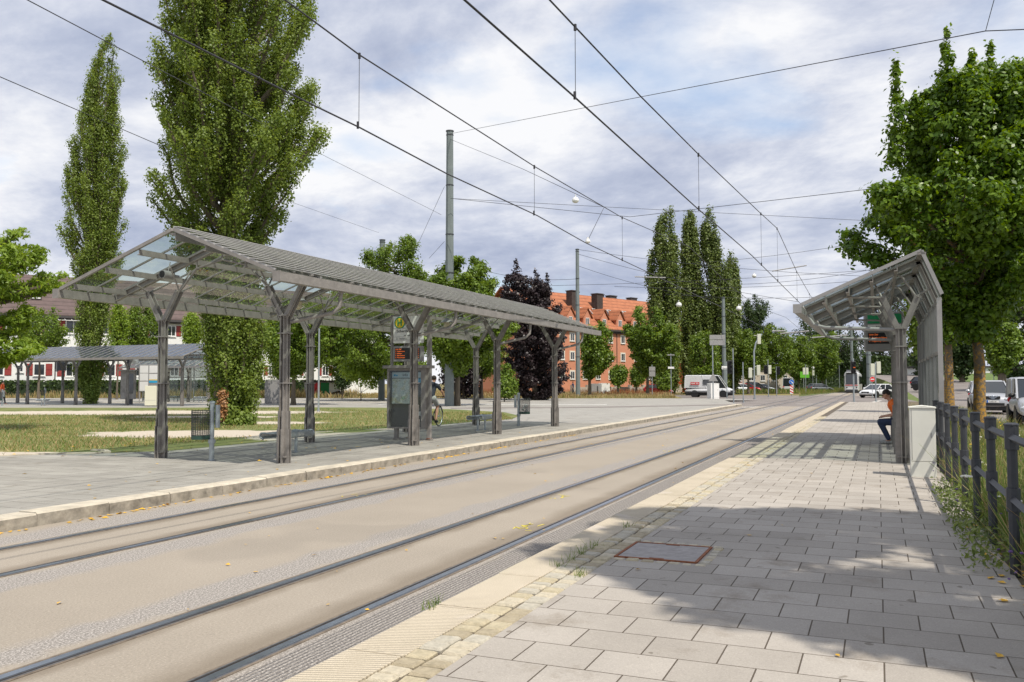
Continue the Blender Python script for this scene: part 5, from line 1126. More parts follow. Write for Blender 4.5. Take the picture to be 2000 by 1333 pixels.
for (a, c, lb) in (((1130,488),(1690,540),'upper wire from the mast by the orange house to the right shelter'), ((1130,497),(1560,590),'lower wire from the mast by the orange house'), ((1130,520),(1400,585),'thin slack wire from the mast by the orange house'), ((890,560),(1700,528),'long level wire just above the orange roof'),
                   ((1350,515),(1800,452),'wire rising to the maple below the first cross wire'), ((1440,556),(1760,515),'wire pair leading to the tilted shelter ridge'), ((950,530),(1130,545),'short wire left of the mast by the orange house'), ((1200,560),(1690,548),'farther level wire near the horizon trees'), ((1300,575),(1700,575),'lowest level wire above the far trees')):
    wire('span_wire', lb, [tuple(thru(*a, 80)), tuple(thru(*c, 72))], .016, group=GW, sag=.35)
for (a, c, w, lb) in (((1240,541),(1300,543),.05,'pale strut arm in front of the left far poplar'), ((1508,530),(1575,519),.05,'pale strut arm over the right track'), ((1508,647),(1534,647),.06,'distant strut arm among the street trees, left one'), ((1524,652),(1580,647),.06,'distant strut arm among the street trees, right one'), ((1585,660),(1655,655),.05,'pale strut arm near the tilted shelter')):
    b = MB(); b.tube(tuple(thru(*a, 75)), tuple(thru(*c, 75)), w); tag(b.build('strut_arm', M_greyl), lb, 'strut', 'pull-off struts')
def hang_lamp(px, py, D, label, s=1.):
    p = thru(px, py, D); t = thing('street_lamp', label, 'lamp', tuple(p), 0, 'lamps hung on wires'); b = MB(); b.lathe([(.05,.30*s),(.20*s,.24*s),(.27*s,.10*s),(.27*s,.0)], 16); b.tube((0,0,.28*s),(0,0,.5*s),.03); b.build('housing', M_white, t, True)
    b = MB(); b.lathe([(.25*s,.0),(.24*s,-.08*s),(.12*s,-.15*s)], 16); b.build('diffuser', mat('lamp glass', (.6,.6,.55), .2), t, True)
hang_lamp(1124, 393, 45, 'white hanging lamp left of the first wire junction', .65); hang_lamp(1148, 473, 26, 'small insulator-like lamp under the pull-off wire', .28); hang_lamp(1326, 597, 100, 'white hanging lamp in front of the far poplars', 1.2); hang_lamp(1443, 604, 105, 'white hanging lamp right of the grey far mast', 1.2); hang_lamp(1473, 540, 95, 'white lamp hanging over the crossing', .9); hang_lamp(1937, 655, 90, 'lamp above the silver car', 1.3)
# ---------------------------------------------------------------- signals and signs
def pole(px, py, top, label, name='signal_pole', cat='traffic light', sig=(), r=.05, plates=(), z=0., grp='traffic light poles', arm=None):
    p = at(px, py, z); D = depth(p); H = zpix(top, D)-z; t = thing(name, label, cat, tuple(p), YAW-math.pi/2, grp); k = D/FPX
    b = MB(); 
    if arm: b.path([(0,0,0),(0,0,H*.72),((arm[0]-px)*k*.25,0,H*.86),((arm[0]-px)*k,0,H)], r, 8)
    else: b.tube((0,0,0),(0,0,H),r,r*.85)
    b.lathe([(r*1.7,0),(r*1.7,.12)],8); b.build('pole', M_galv, t)
    for (sx, sy, kind) in sig:
        x = (sx-px)*k; z_ = zpix(sy, D)-z; m_ = M_beige if kind == 'back' else M_black
        b = MB(); b.box(x-.17,x+.17,-.12,.12,z_-.50,z_+.50); b.bar((0,0,z_+.35),(x,0,z_+.35),.05,.05); h_ = b.build('signal_head', m_, t, bevel=.03)
        b = MB()
        sgn = 1 if kind == 'back' else -1
        for q in (-.32,0,.32):
            b.T = Matrix.Translation((x, sgn*.13, z_+q)) @ Matrix.Rotation(-sgn*math.pi/2, 4, 'X'); b.lathe([(.12,0),(.125,.12),(.11,.12),(.10,.01)], 12); b.T = None
        b.build('visor', M_black, h_)
        if kind == 'amber': b = MB(); b.box(x-.11,x+.11,-.16,-.15,z_-.03,z_+.03); b.build('lamp', M_orange_t, h_)
    for (x0,x1,y0,y1,m_) in plates:
        b = MB(); b.box((x0-px)*k,(x1-px)*k,-.09,-.06,zpix(y1,D)-z,zpix(y0,D)-z); b.build('plate', m_, t, bevel=.01)
        b = MB(); b.bar((min(0,(x0-px)*k),-.05,zpix((y0+y1)/2,D)-z),(max(0,(x1-px)*k),-.05,zpix((y0+y1)/2,D)-z),.03,.05); b.build('bracket', M_galv, t)
    return t, k, D, H
pole(1433,790,680,'grey pole with black signal head at the kerb end by the white cabinet', sig=((1426,717,'front'),))
pole(1452,787,707,'slim signal pole with a double bracket beside the kerb-end pole', plates=())
pole(1474,780,652,'curved mast-arm traffic light with three beige signal backs', arm=(1490,0), sig=((1484,662,'back'),(1482,723,'back'),(1466,728,'back')), r=.085)
pole(1501,776,702,'signal pole with black and beige heads left of the slim black-headed pole', sig=((1504,722,'back'),(1496,722,'front')))
pole(1517,774,716,'slim pole with one black signal head', sig=((1521,724,'front'),))
pole(1574,770,712,'signal pole with two beige backs near the green billboard', sig=((1577,725,'back'),(1571,725,'back')))
pole(1588,766,717,'thin pole topped by a small white box', sig=((1589,728,'back'),), plates=((1584,1591,716,720,M_white),))
pole(1668,787,700,'signal pole with lit amber bar beside the tram', sig=((1668,718,'amber'),), r=.07)
pole(1711,785,708,'signal pole with beige backs right of the no-entry sign', sig=((1717,718,'back'),(1705,722,'back')), r=.06)
pole(1942,770,705,'signal pole with beige backs above the silver car', sig=((1939,722,'back'),(1946,722,'back')), z=.3)
def disc_sign(px, py, top, cy, rad_px, label, m_, bar=None, arrow=False, z=0.):
    t, k, D, H = pole(px, py, top, label, 'traffic_sign', 'traffic sign', r=.035, z=z, grp='road signs'); zc_ = zpix(cy, D)-z; r = rad_px*k
    b = MB(); b.T = Matrix.Translation((0,-.07,zc_)) @ Matrix.Rotation(math.pi/2,4,'X'); b.lathe([(r,-.01),(r,.01)],28); b.build('rim', M_white, t)
    b = MB(); b.T = Matrix.Translation((0,-.085,zc_)) @ Matrix.Rotation(math.pi/2,4,'X'); b.lathe([(r*.93,-.003),(r*.93,.003)],28); b.build('face', m_, t)
    if bar: b = MB(); b.box(-r*.68,r*.68,-.10,-.09,zc_-r*.17,zc_+r*.17); b.build('bar', M_white, t)
    if arrow: b = MB(); b.bar((-r*.4,-.10,zc_+r*.4),(r*.35,-.10,zc_-r*.35),r*.2,.01,(0,1,0)); b.prism([(r*.55,zc_-r*.55),(r*.5,zc_-r*.02),(r*.02,zc_-r*.5)],-.104,-.096,'y'); b.build('arrow', M_white, t)
    return t, k, D
disc_sign(1704,778,728,741,5.2,'round red no-entry sign beyond the platform end',M_red,bar=True)
t, k, D = disc_sign(1546,774,738,746,4.8,'round blue arrow sign above a red and white striped beacon',M_blue,arrow=True)
b = MB(); z1_, z0_ = zpix(753,D), zpix(769,D); w = 3.2*k; b.box(-w,w,-.07,-.05,z0_,z1_); b.build('beacon_board', M_white, t); b = MB()
for q in range(3): zz = z0_+(z1_-z0_)*(q+.1)/3; b.prism([(-w,zz+.22),(w,zz-.0),(w,zz+.14),(-w,zz+.36)],-.08,-.072,'y')
b.build('red_stripe', M_red, t)
disc_sign(1930,775,748,753,5.5,'red no-entry sign peeking over the silver car roof',M_red,bar=True,z=.3); disc_sign(1944,775,748,753,6,'blue arrow sign peeking over the silver car roof',M_blue,arrow=True,z=.3)
t, k, D, H = pole(1393,782,655,'back of a large grey double direction sign on a tall pole','direction_sign','sign',r=.06,grp='road signs',plates=((1387,1417,654,663,M_greyl),(1387,1417,664,674,M_greyl)))
b = MB(); zz = zpix(728,D); b.prism([(0,zz),(-.45,zz-.8),(.45,zz-.8)],-.10,-.08,'y'); b.build('triangular_plate', M_greyl, t, bevel=.01)
t, k, D, H = pole(1274,778,712,'back of two stacked grey sign plates by the red car','direction_sign','sign',r=.05,grp='road signs',plates=((1268,1280,716,724,M_greyl),(1268,1280,725,735,M_greyl)))
t, k, D, H = pole(1420,782,706,'white arrow-shaped street name sign near the grey mast','street_name_sign','sign',r=.04,grp='road signs',plates=((1410,1429,715,721,M_white),))
text('lettering', 'Haunstetten', ((1411-1420)*k,-.10,zpix(720,D)), .17, M_txt, t)
pole(1311,778,690,'thin grey post with small street lamp head in front of the red car','lamp_post','street lamp',r=.05,grp='lamp posts',plates=((1304,1318,692,694,M_greyl),(1305,1317,716,720,M_white)))
pole(485,790,640,'thin grey lamp post right of the big poplar','lamp_post','street lamp',r=.06,z=.12,grp='lamp posts')
pole(622,805,640,'slim pole between the shelter posts, left of the painted hut','lamp_post','street lamp',r=.05,z=.12,grp='lamp posts',plates=((610,634,631,634,M_greyl),))
for px, top in ((1595,705),(1614,716),(1640,708),(1690,700)): pole(px,764,top,{1595:'distant lamp post left of the street tree trunk',1614:'distant thin post above the grass median',1640:'distant lamp post nearest the tram',1690:'distant lamp post just right of the tram'}[px],'lamp_post','street lamp',r=.07,grp='lamp posts',plates=((px-4,px+4,top-1,top+1,M_greyl),))
t, k, D, H = pole(1570,767,724,'green and yellow billboard among the far trees','billboard','billboard',r=.06,grp='road signs',plates=((1563,1581,726,738,mat('billboard green',(.12,.42,.02),.5)),))
# timetable frame and ticket machine by the far shelter
p = at(291,791,.12); D = depth(p); k = D/FPX; t = thing('timetable_board', 'white timetable frame with posters behind the first shelter post', 'notice board', tuple(at(290,788,.12)), YAW-math.pi/2)
b = MB(); b.box(-.75,.75,-.05,.05,.9,2.95); b.build('frame', M_greyl, t, bevel=.01); b = MB()
for cx_, cz_, w_, h_ in ((-.36,2.6,.32,.28),(.36,2.6,.32,.28),(-.36,2.0,.32,.28),(-.36,1.3,.32,.35),(.36,2.02,.32,.22)): b.box(cx_-w_,cx_+w_,-.06,-.051,cz_-h_,cz_+h_)
b.build('poster', M_white, t); b = MB(); b.box(.04,.68,-.06,-.051,1.56,1.74); b.build('poster_stripe', M_cyan, t); b = MB(); b.box(.04,.68,-.06,-.051,1.75,1.82); b.build('poster_stripe', M_yellow, t); b = MB(); 
for s in (-.7,.7): b.tube((s,0,0),(s,0,.9),.04)
b.build('leg', M_greyl, t)
t = thing('ticket_machine', 'cream ticket machine behind the first shelter post', 'ticket machine', tuple(at(297,794,.12)), YAW-math.pi/2); b = MB(); b.box(-.38,.38,-.3,.3,.05,1.35); b.build('body', mat('cream enamel',(.68,.66,.52),.5), t, bevel=.02); b = MB(); b.box(-.35,.35,-.28,.28,0,.05); b.build('plinth', M_dark, t); b = MB(); b.box(-.38,.38,-.304,-.3,.40,.41); b.build('door_gap', M_greyl, t)
t = thing('info_pillar', 'dark info pillar between the posts of the far shelter', 'information case', tuple(at(250,791,.12)), YAW-math.pi/2); b = MB(); b.box(-.5,.5,-.15,.15,.4,2.4); b.build('case', M_grey, t, bevel=.01); b = MB(); b.box(.05,.42,-.16,-.151,.8,2.2); b.build('pane', M_win, t); b = MB(); b.box(-.6,.6,-.25,.25,2.4,2.5); b.build('canopy', M_grey, t); b = MB(); b.box(-.1,.05,-.1,.1,0,4.0); b.box(.1,.3,-.1,.1,0,.4); b.build('leg', M_dark, t); b = MB(); b.box(.1,.7,-.1,.0,2.9,3.7); b.build('sign_board', M_white, t)
t = thing('display_post', 'grey post with a dark display under the far shelter roof, left of the slender poplar', 'departure board', tuple(at(121,785,.12)), YAW-math.pi/2); b = MB(); b.tube((0,0,0),(0,0,3.6),.09); b.build('post', M_galv, t); b = MB(); b.box(-.5,.25,-.1,.1,2.6,3.3); b.build('display', M_dark, t); b = MB(); b.box(-.5,-.42,-.12,.12,2.5,3.5); b.build('side_panel', M_greyl, t)
# other cabinets
cabinet('utility_cabinet', 'white cabinet standing before the van at the crossing', tuple(at(1393,780,.05)), YAW-math.pi/2+.5, 1.05, .55, 1.55, M_white, .1)
cabinet('utility_cabinet', 'pair-wide pale grey cabinet in the meadow before the orange house, left one', tuple(at(1160,771,.11)), YAW-math.pi/2+.6, 1.25, .6, 1.45, M_greyl, .1); cabinet('utility_cabinet', 'white cabinet in the meadow before the orange house, right one', tuple(at(1180,771,.11)), YAW-math.pi/2+.6, 1.45, .7, 1.5, M_white, .1)
cabinet('utility_cabinet', 'large grey switch cabinet between the big poplar and second shelter post', tuple(at(538,789,.12)), YAW-math.pi/2, 1.45, .6, 1.75, M_greyl, .05)
t = thing('advertising_column', 'round advertising column with posters beyond the right-hand road', 'advertising column', tuple(deep(1884,165,2.6))); b = MB(); b.lathe([(.75,0),(.75,.25),(.68,.3),(.68,3.1)],20); b.build('drum', M_white, t, True); b = MB(); b.lathe([(.9,3.1),(.9,3.25),(.3,3.6),(.05,3.9)],20); b.build('roof', M_galv, t, True)
for a in (2.4,3.2,4.): b = MB(); b.add([(.69*math.cos(a+d),.69*math.sin(a+d),z) for z in (.8,2.6) for d in (-.3,-.1,.1,.3)],[(0,1,5,4),(1,2,6,5),(2,3,7,6)]); b.build('poster', M_red if a != 3.2 else M_cream, t)

# ---------------------------------------------------------------- vehicles
def wheel(t, x, y, r, w=.2):
    b = MB(); s = 1 if y > 0 else -1; b.T = Matrix.Translation((x,y,r)) @ Matrix.Rotation(math.pi/2,4,'X'); b.lathe([(r*.62,-w/2),(r*.94,-w/2),(r,-w*.3),(r,w*.3),(r*.94,w/2),(r*.62,w/2)],24); q = b.build('tyre', M_tyre, t, True)
    b = MB(); y1 = y+s*w*.42; b.T = Matrix.Translation((x,y1,r)) @ Matrix.Rotation(math.pi/2,4,'X'); b.lathe([(r*.60,-.01),(r*.64,.01),(r*.60,.02)],24); 
    for k in range(5): a = k*2*math.pi/5; b.bar((0,0,0),(r*.6*math.cos(a),r*.6*math.sin(a),0),.07,.03)
    b.build('rim', M_greyl, q)
def car(name, label, cat, loc, rotz, L_, Wd, H, paint, kind='hatch', grp='cars', plate=None, detail=True):
    t = thing(name, label, cat, loc, rotz, grp); hw = Wd/2; r = .33 if H < 1.6 else .36
    if kind == 'van':
        prof = [(-.5,.35),(-.5,.95),(-.497,.60)] ; st = [(-L_/2,.50,.96),(-L_/2+.05,.45,1.0),(-L_*.2,.42,1.05),(L_*.22,.42,1.05),(L_*.36,.42,1.12),(L_*.45,.40,.98),(L_/2-.06,.38,.80),(L_/2,.42,.62)]
        cab = (-L_/2+.03, L_*.37, -L_/2+.10, L_*.20); 
    elif kind == 'suv': st = [(-L_/2,.55,.9),(-L_/2+.08,.42,1.05),(-L_*.2,.34,1.08),(L_*.10,.34,1.08),(L_*.30,.36,1.05),(L_*.42,.40,.98),(L_/2-.07,.38,.86),(L_/2,.42,.60)]; cab = (-L_/2+.12, L_*.24, -L_/2+.45, L_*.04)
    else: st = [(-L_/2,.50,.82),(-L_/2+.08,.36,.92),(-L_*.2,.26,.94),(L_*.12,.26,.93),(L_*.30,.28,.86),(L_*.42,.32,.76),(L_/2-.08,.30,.62),(L_/2,.36,.50)]; cab = (-L_/2+.15, L_*.26, -L_/2+.6, L_*.03)
    belt = st[2][2]; secs = []
    def sec(x, zl, zt, w): return [(x,-w*.86,zl),(x,-w*.98,zl+(zt-zl)*.25),(x,-w,zl+(zt-zl)*.55),(x,-w*.93,zt-.05),(x,-w*.80,zt),(x,0,zt+.03),(x,w*.80,zt),(x,w*.93,zt-.05),(x,w,zl+(zt-zl)*.55),(x,w*.98,zl+(zt-zl)*.25),(x,w*.86,zl)]
    vs = []; n = 11
    for i, (x, zl, zt) in enumerate(st):
        e = min(abs(x+L_/2), abs(L_/2-x)); w = hw*(1-.16*max(0, 1-e/.35)**2); vs += sec(x, zl, zt, w)
    fs = [(i*n+j, i*n+(j+1)%n, (i+1)*n+(j+1)%n, (i+1)*n+j) for i in range(len(st)-1) for j in range(n)]+[tuple(range(n))[::-1], tuple((len(st)-1)*n+j for j in range(n))]
    b = MB(); b.add(vs, fs); body = b.build('body', paint, t, True); md = body.modifiers.new('s','SUBSURF'); md.levels = 1; md.render_levels = 2
    x0, x1, x2, x3 = cab; wb, wt = hw*.92, hw*(.86 if kind == 'van' else .72); zt = H
    b = MB(); m_ = 4
    V8 = [(x0,-wb,belt-.03),(x1,-wb,belt-.03),(x1,wb,belt-.03),(x0,wb,belt-.03),(x2,-wt,zt-.06),(x3,-wt,zt-.06),(x3,wt,zt-.06),(x2,wt,zt-.06)]; F6 = [(3,2,1,0),(4,5,6,7),(0,1,5,4),(1,2,6,5),(2,3,7,6),(3,0,4,7)]
    b.add(V8, F6); b.build('windows', M_carglass, t, bevel=.05)
    b = MB(); b.add([(x2-.03,-wt-.01,zt-.07),(x3+.04,-wt-.01,zt-.07),(x3+.04,wt+.01,zt-.07),(x2-.03,wt+.01,zt-.07),(x2+.06,-wt*.9,zt),(x3-.10,-wt*.9,zt),(x3-.10,wt*.9,zt),(x2+.06,wt*.9,zt)], F6); b.build('roof', paint, t, bevel=.02)
    b = MB()
    for s in (-1,1):
        B = lambda f_, x_a, x_b: ((x_a+(x_b-x_a)*f_), s*(wb+(wt-wb)*f_+.012), belt-.03+(zt-.03-belt)*f_)
        xm = (x0+x1)/2+.1; xn = (x2+x3)/2
        for u_, v_, e_, g_ in ((x1,x3,.06,.07),(x0,x2,.08,.12),(xm,xn,.05,.05)): b = MB(); b.bar(B(0,u_,v_), B(1,u_,v_), e_, g_); b.build('pillar', paint, t)
        if kind == 'van': b = MB(); b.add([(x0,s*(wb+.01),belt),(L_*.12,s*(wb+.01),belt),(L_*.10,s*(wt+.012),zt-.07),(x2,s*(wt+.012),zt-.07)],[(0,1,2,3)]); b.build('side_panel', paint, t)
    for s in (-1,1):
        b = MB(); b.ball((x1-.35,s*(hw+.09),belt+.09),(.07,.11,.08),10,8); b.build('mirror', paint if kind != 'van' else M_black, t, True)
        b = MB(); b.ball((L_/2-.10,s*hw*.70,st[-2][2]-.10),(.10,hw*.20,.085),12,8); b.build('headlight', mat('headlight glass',(.65,.68,.70),.08,.3), t, True)
        b = MB(); b.ball((-L_/2+.06,s*hw*.78,belt-.12),(.06,hw*.14,.12),10,8); b.build('tail_light', M_red, t, True)
        for x in (L_*.30,-L_*.29):
            wheel(t, x, s*(hw-.11), r); b = MB(); b.T = Matrix.Translation((x,s*(hw-.045),r)) @ Matrix.Rotation(math.pi/2,4,'X'); b.lathe([(r+.07,-.05),(r+.07,.05)],24); b.build('arch_shade_disc', M_black, t)  # black disc stands in for the shaded hollow round the wheel
    b = MB(); b.box(L_/2-.04,L_/2+.015,-hw*.5,hw*.5,st[-1][1]+.14,st[-1][1]+.30) if kind != 'suv' else (b.box(L_/2-.04,L_/2+.02,-hw*.36,hw*.36,.78,.92), b.box(L_/2-.03,L_/2+.03,-hw*.55,hw*.55,.44,.58)); b.build('grille', M_black, t, bevel=.01)
    b = MB(); b.box(L_/2+.005,L_/2+.035,-.26,.26,.60 if kind!='hatch' else .42,.71 if kind!='hatch' else .53); b.build('number_plate', M_white, t)
    b = MB(); b.box(-L_/2+.1,L_/2-.08,-hw*.84,hw*.84,.20,.42); b.build('underbody', M_black, t, bevel=.04)
    if kind == 'suv':
        b = MB(); b.bar((L_/2+.02,-.22,.93),(L_/2+.03,0,.78),.05,.03,(1,0,0)); b.bar((L_/2+.02,.22,.93),(L_/2+.03,0,.78),.05,.03,(1,0,0)); b.ball((L_/2+.03,0,.88),(.02,.07,.07),12,8); b.build('badge_bars', M_rail, t)
        text('lettering', 'A BX 47', (L_/2+.037,0,.62), .09, M_txt, t, rot=(math.pi/2,0,math.pi/2), align='CENTER')
        b = MB(); b.box(L_/2-.02,L_/2+.045,-.26,-.21,.60,.71); b.build('plate_band', M_blue, t)
    return t
def paint(n, c, r=.25, m_=.2): return mat(n, c, r, m_, spec=.6)
W_ = paint('car white', (.72,.73,.74)); S_ = paint('car silver', (.50,.51,.53), .3, .5); Rd = paint('car red', (.42,.015,.02)); G_ = paint('car grey', (.22,.24,.26), .3, .5); K_ = paint('car dark', (.03,.032,.04))
car('parked_car', 'silver off-road car facing us on the right-hand road behind the maple trunk', 'car', (51.8,-5.35,.005), math.pi-.03, 4.6, 1.85, 1.72, S_, 'suv')
car('parked_car', 'silver delivery car cut by the right frame edge', 'van', (36.9,-5.42,.005), math.pi-.03, 4.4, 1.8, 1.80, S_, 'van')
v = at(1386,776,.0); vt = car('parked_car', 'white high-roof delivery van at the crossing before the poplars', 'van', tuple(v), YAW-math.pi/2-.35, 5.4, 2.05, 2.5, W_, 'van')
b = MB(); b.box(-2.0,-1.0,-1.045,-1.02,1.42,1.70); b.build('side_sign', M_red, vt); b = MB()
for q in range(9):
    if q != 5: b.box(-1.92+q*.095,-1.86+q*.095,-1.052,-1.046,1.50,1.62)
b.build('lettering', M_white, vt)
b = MB(); b.box(-.6,.45,-1.0,-.965,1.40,2.0); b.build('side_window', M_carglass, vt)
b = MB(); b.box(-2.6,1.1,-1.06,-.98,.52,.66); b.box(2.1,2.72,-.98,.98,.42,.78); b.build('bumper_trim', M_dark, vt, bevel=.02)
car('parked_car', 'small red car on the side road beside the stacked sign plates', 'car', tuple(at(1286,771.5,.0)), YAW-math.pi/2-.25, 4.0, 1.7, 1.45, Rd)
car('moving_car', 'white hatchback crossing in front of the tram', 'car', tuple(at(1712,777,0)), YAW+math.pi-.95, 4.3, 1.78, 1.48, W_)
for (px, py, a, pt, kd, lb) in ((1462,757,-.3,Rd,'hatch','bright red parked car behind the slim signal pole'),(1478,755,-.2,K_,'suv','dark parked off-road car behind the mast-arm light'),(1490,757,.0,G_,'hatch','grey parked car right of the mast-arm light'),(1541,757,1.2,W_,'van','white camper van behind the blue arrow sign'),(1602,752,.2,G_,'hatch','silver-grey car passing left of the tram'),(1450,753,.1,W_,'hatch','white parked car farthest left of the group'),(1818,756,-1.2,K_,'hatch','dark car far up the right-hand road'),(1330,771,0,Rd,'hatch','red car partly hidden behind the van tail')):
    if px == 1330: continue
    car('parked_car', lb, 'car' if kd != 'van' else 'van', tuple(deep(px, 150 if px < 1700 else 95, 0. if px < 1700 else .8)), YAW-math.pi/2+a, 4.3 if kd != 'van' else 5.2, 1.8, 1.5 if kd == 'hatch' else 1.75 if kd == 'suv' else 2.5, pt, kd)
t = thing('tram', 'white tram with red stripe approaching in the distance', 'tram', (150, 3.9, 0), math.pi); b = MB(); 
sec_ = [(-1.15,.35),(1.15,.35),(1.15,1.3),(1.12,3.0),(.95,3.35),(-.95,3.35),(-1.12,3.0),(-1.15,1.3)]
b.add([(x,y*(.86 if x > .5 else 1),z if x<.5 or z>1.4 else z) for x in (-24,0,.9) for y, z in sec_],[(i*8+j,i*8+(j+1)%8,(i+1)*8+(j+1)%8,(i+1)*8+j) for i in range(2) for j in range(8)]+[tuple(range(8))[::-1],tuple(16+j for j in range(8))]); b.build('body', W_, t, bevel=.06)
b = MB(); b.box(.88,.97,-.86,.86,1.35,2.95); b.build('windscreen', M_carglass, t, bevel=.05); b = MB(); b.box(.9,.98,-.92,.92,1.18,1.26); b.build('red_stripe', M_red, t); b = MB(); b.box(.9,.98,-.80,.80,2.97,3.25); b.build('destination_display', M_black, t)
for s in (-1,1): b = MB(); b.ball((.92,s*.72,.88),(.06,.13,.1),10,8); b.build('headlight', M_black, t); b = MB(); b.box(-23,.3,s*1.15-.01,s*1.15+.02,1.45,2.7); b.build('side_windows', M_carglass, t)
b = MB(); b.box(-24,.7,-1.0,1.0,.05,.35); b.box(.3,.98,-.9,.9,.2,.55); b.build('skirt', M_dark, t); b = MB(); b.box(-20,-1,-.8,.8,3.35,3.7); b.build('roof_equipment', M_greyl, t, bevel=.05); b = MB(); b.bar((-6,0,3.7),(-4.5,0,4.6),.06,.06); b.bar((-4.5,0,4.6),(-6,0,5.5),.06,.06); b.bar((-6,-.8,5.5),(-6,.8,5.5),.08,.05); b.build('pantograph', M_dark, t)

# ---------------------------------------------------------------- people
M_skin = mat('skin', (.50,.27,.18), .55, var=.06, scale=8); M_hair = mat('dark brown hair', (.025,.015,.01), .7)
def caps(b, a, ra, c, rc, n=10):
    a, c = Vector(a), Vector(c); b.path([a, a.lerp(c,.5), c], [ra, (ra+rc)/2, rc], n); b.ball(a, ra, n, 6); b.ball(c, rc, n, 6)
def blob(name, segs, m_, parent, vox=.014, balls=(), sm=6):
    b = MB()
    for (a, ra, c, rc) in segs: caps(b, a, ra, c, rc)
    for (c, r) in balls: b.ball(c, r, 14, 10)
    o = b.build(name, m_, parent, True); r = o.modifiers.new('r','REMESH'); r.mode = 'VOXEL'; r.voxel_size = vox; r.use_smooth_shade = True; s = o.modifiers.new('s','SMOOTH'); s.iterations = sm; s.factor = .5
    return o
def hand(w, d, side, s=1.):
    """palm and curled fingers from wrist w along d"""
    w = Vector(w); d = Vector(d).normalized(); up = Vector((0,0,1)); sd = d.cross(up).normalized(); out = [(w, .022, w+d*.075, .03)]
    for k in range(4):
        o = w+d*.08+sd*(-.03+.02*k); l = (.033,.038,.036,.028)[k]; q = o+d*l; out += [(o,.0095,q,.009),(q,.009,q+d*l*.4-up*l*.7,.0075)]
    o = w+d*.03-sd*side*.028; out += [(o,.011,o+d*.035-sd*side*.02-up*.01,.009)]
    return out
def head(t, c, f, pitch=0., hair=M_hair, longer=False):
    """c centre of head, f facing unit vector"""
    c = Vector(c); f = Vector(f).normalized(); s = Vector((-f.y, f.x, 0)).normalized(); u = s.cross(f)*-1; u = u if u.z > 0 else -u
    B = [(c+u*.02-f*.012, (.088,.078,.098)), (c-u*.045+f*.022, (.062,.058,.065))]
    return c, f, s, u, B
def face_bits(t, c, f, s, u, hair=M_hair):
    b = MB(); 
    for i in range(1): b.ball(c-f*.022+u*.038, (.095,.088,.088), 16, 10)
    h = b.build('hair', hair, t, True)
    b = MB()
    for q in (-1,1): b.ball(c+f*.078+s*q*.030+u*.008, .010, 8, 6)
    b.build('eyes', M_black, t, True)
# seated man: forward = local +x
t = thing('person', 'seated man in orange t-shirt and dark jeans leaning forward on the bench', 'person', (22.55,-.50,.15), math.pi/2)
hc, f, s_, u, HB = head(t, (.33,.0,1.17), (1,0,-.35))
body = [((0,.0,.56),.14,(.06,0,.75),.13),((.06,0,.75),.13,(.17,0,.93),.14),((.17,0,.93),.10,(.24,0,1.03),.055),((.24,0,1.03),.052,(.30,0,1.12),.05),((.17,.13,.95),.062,(.17,-.13,.95),.062)]
for q in (-1,1):
    body += [((.17,q*.18,.93),.052,(.14,q*.25,.70),.040),((.14,q*.25,.70),.038,(.38,q*.13,.66),.026),((.02,q*.09,.53),.085,(.46,q*.13,.52),.058),((.46,q*.13,.50),.055,(.28,q*.11,.12),.038),((.28,q*.11,.06),.035,(.46,q*.12,.035),.032)]
    body += hand((.38,q*.13,.66),(.8,-q*.5,-.2),q)
bo = blob('body', body, M_skin, t, .011, [(c,r) for c,r in HB]+[(hc+f*.095-u*.02,(.018,.014,.022)),(hc-s_*.078,(.02,.012,.028)),(hc+s_*.078,(.02,.012,.028))], 4)
face_bits(t, hc, f, s_, u)
sh = [((.0,0,.58),.158,(.06,0,.75),.150),((.06,0,.75),.150,(.165,0,.93),.150),((.165,.14,.945),.078,(.165,-.14,.945),.078)]
for q in (-1,1): sh += [((.17,q*.18,.935),.070,(.15,q*.235,.79),.062)]
blob('t_shirt', sh, mat('orange cotton',(.80,.16,.02),.8,bump=.2,bscale=60), t, .014)
je = [((0,.06,.52),.135,(0,-.06,.52),.135)]
for q in (-1,1): je += [((.03,q*.09,.53),.105,(.47,q*.13,.52),.075),((.47,q*.13,.51),.073,(.30,q*.11,.14),.058)]
blob('jeans', je, mat('dark blue denim',(.025,.04,.09),.85,var=.25,scale=18,bump=.2), t, .014)
so_ = []
for q in (-1,1): so_ += [((.25,q*.11,.045),.045,(.46,q*.12,.035),.04)]
blob('shoes', so_, mat('grey trainers',(.28,.28,.27),.7,var=.5,scale=40), t, .012)
b = MB(); b.path([hc-s_*.08, Vector((.34,-.05,1.0)), Vector((.30,-.03,.85))], .003, 5); b.build('earphone_wire', M_white, t)
# bicycle and rider
t0 = at(857,833,.146); ang = .10; bp = Vector((t0[0],t0[1],.146))-Vector((math.cos(ang),math.sin(ang),0))*.53
t = thing('bicycle', 'dark trekking bicycle ridden past the info case', 'bicycle', tuple(bp), ang)
for x in (-.52,.53):
    b = MB(); b.torus((x,0,.345), .33, .018, 'y', 36, 8); w_ = b.build('wheel', M_tyre, t, True); b = MB(); b.torus((x,0,.345), .308, .010, 'y', 36, 6)
    for k in range(18): a = k*2*math.pi/18; b.tube((x,.02*(-1)**k,.345),(x+.305*math.cos(a),0,.345+.305*math.sin(a)),.0015,n=4)
    b.tube((x,-.05,.345),(x,.05,.345),.02); b.build('rim', M_galv, w_); b = MB(); 
    pts = [(x+.365*math.cos(a),0,.345+.365*math.sin(a)) for a in [math.radians(q) for q in (range(15,150,15) if x>0 else range(30,200,15))]]; b.path(pts, .018, 6); b.build('mudguard', M_black, t)
b = MB(); BB=(-.08,0,.30); ST=(-.22,0,.82); HT=(.36,0,.86); HB_=(.40,0,.72); RA=(-.52,0,.345)
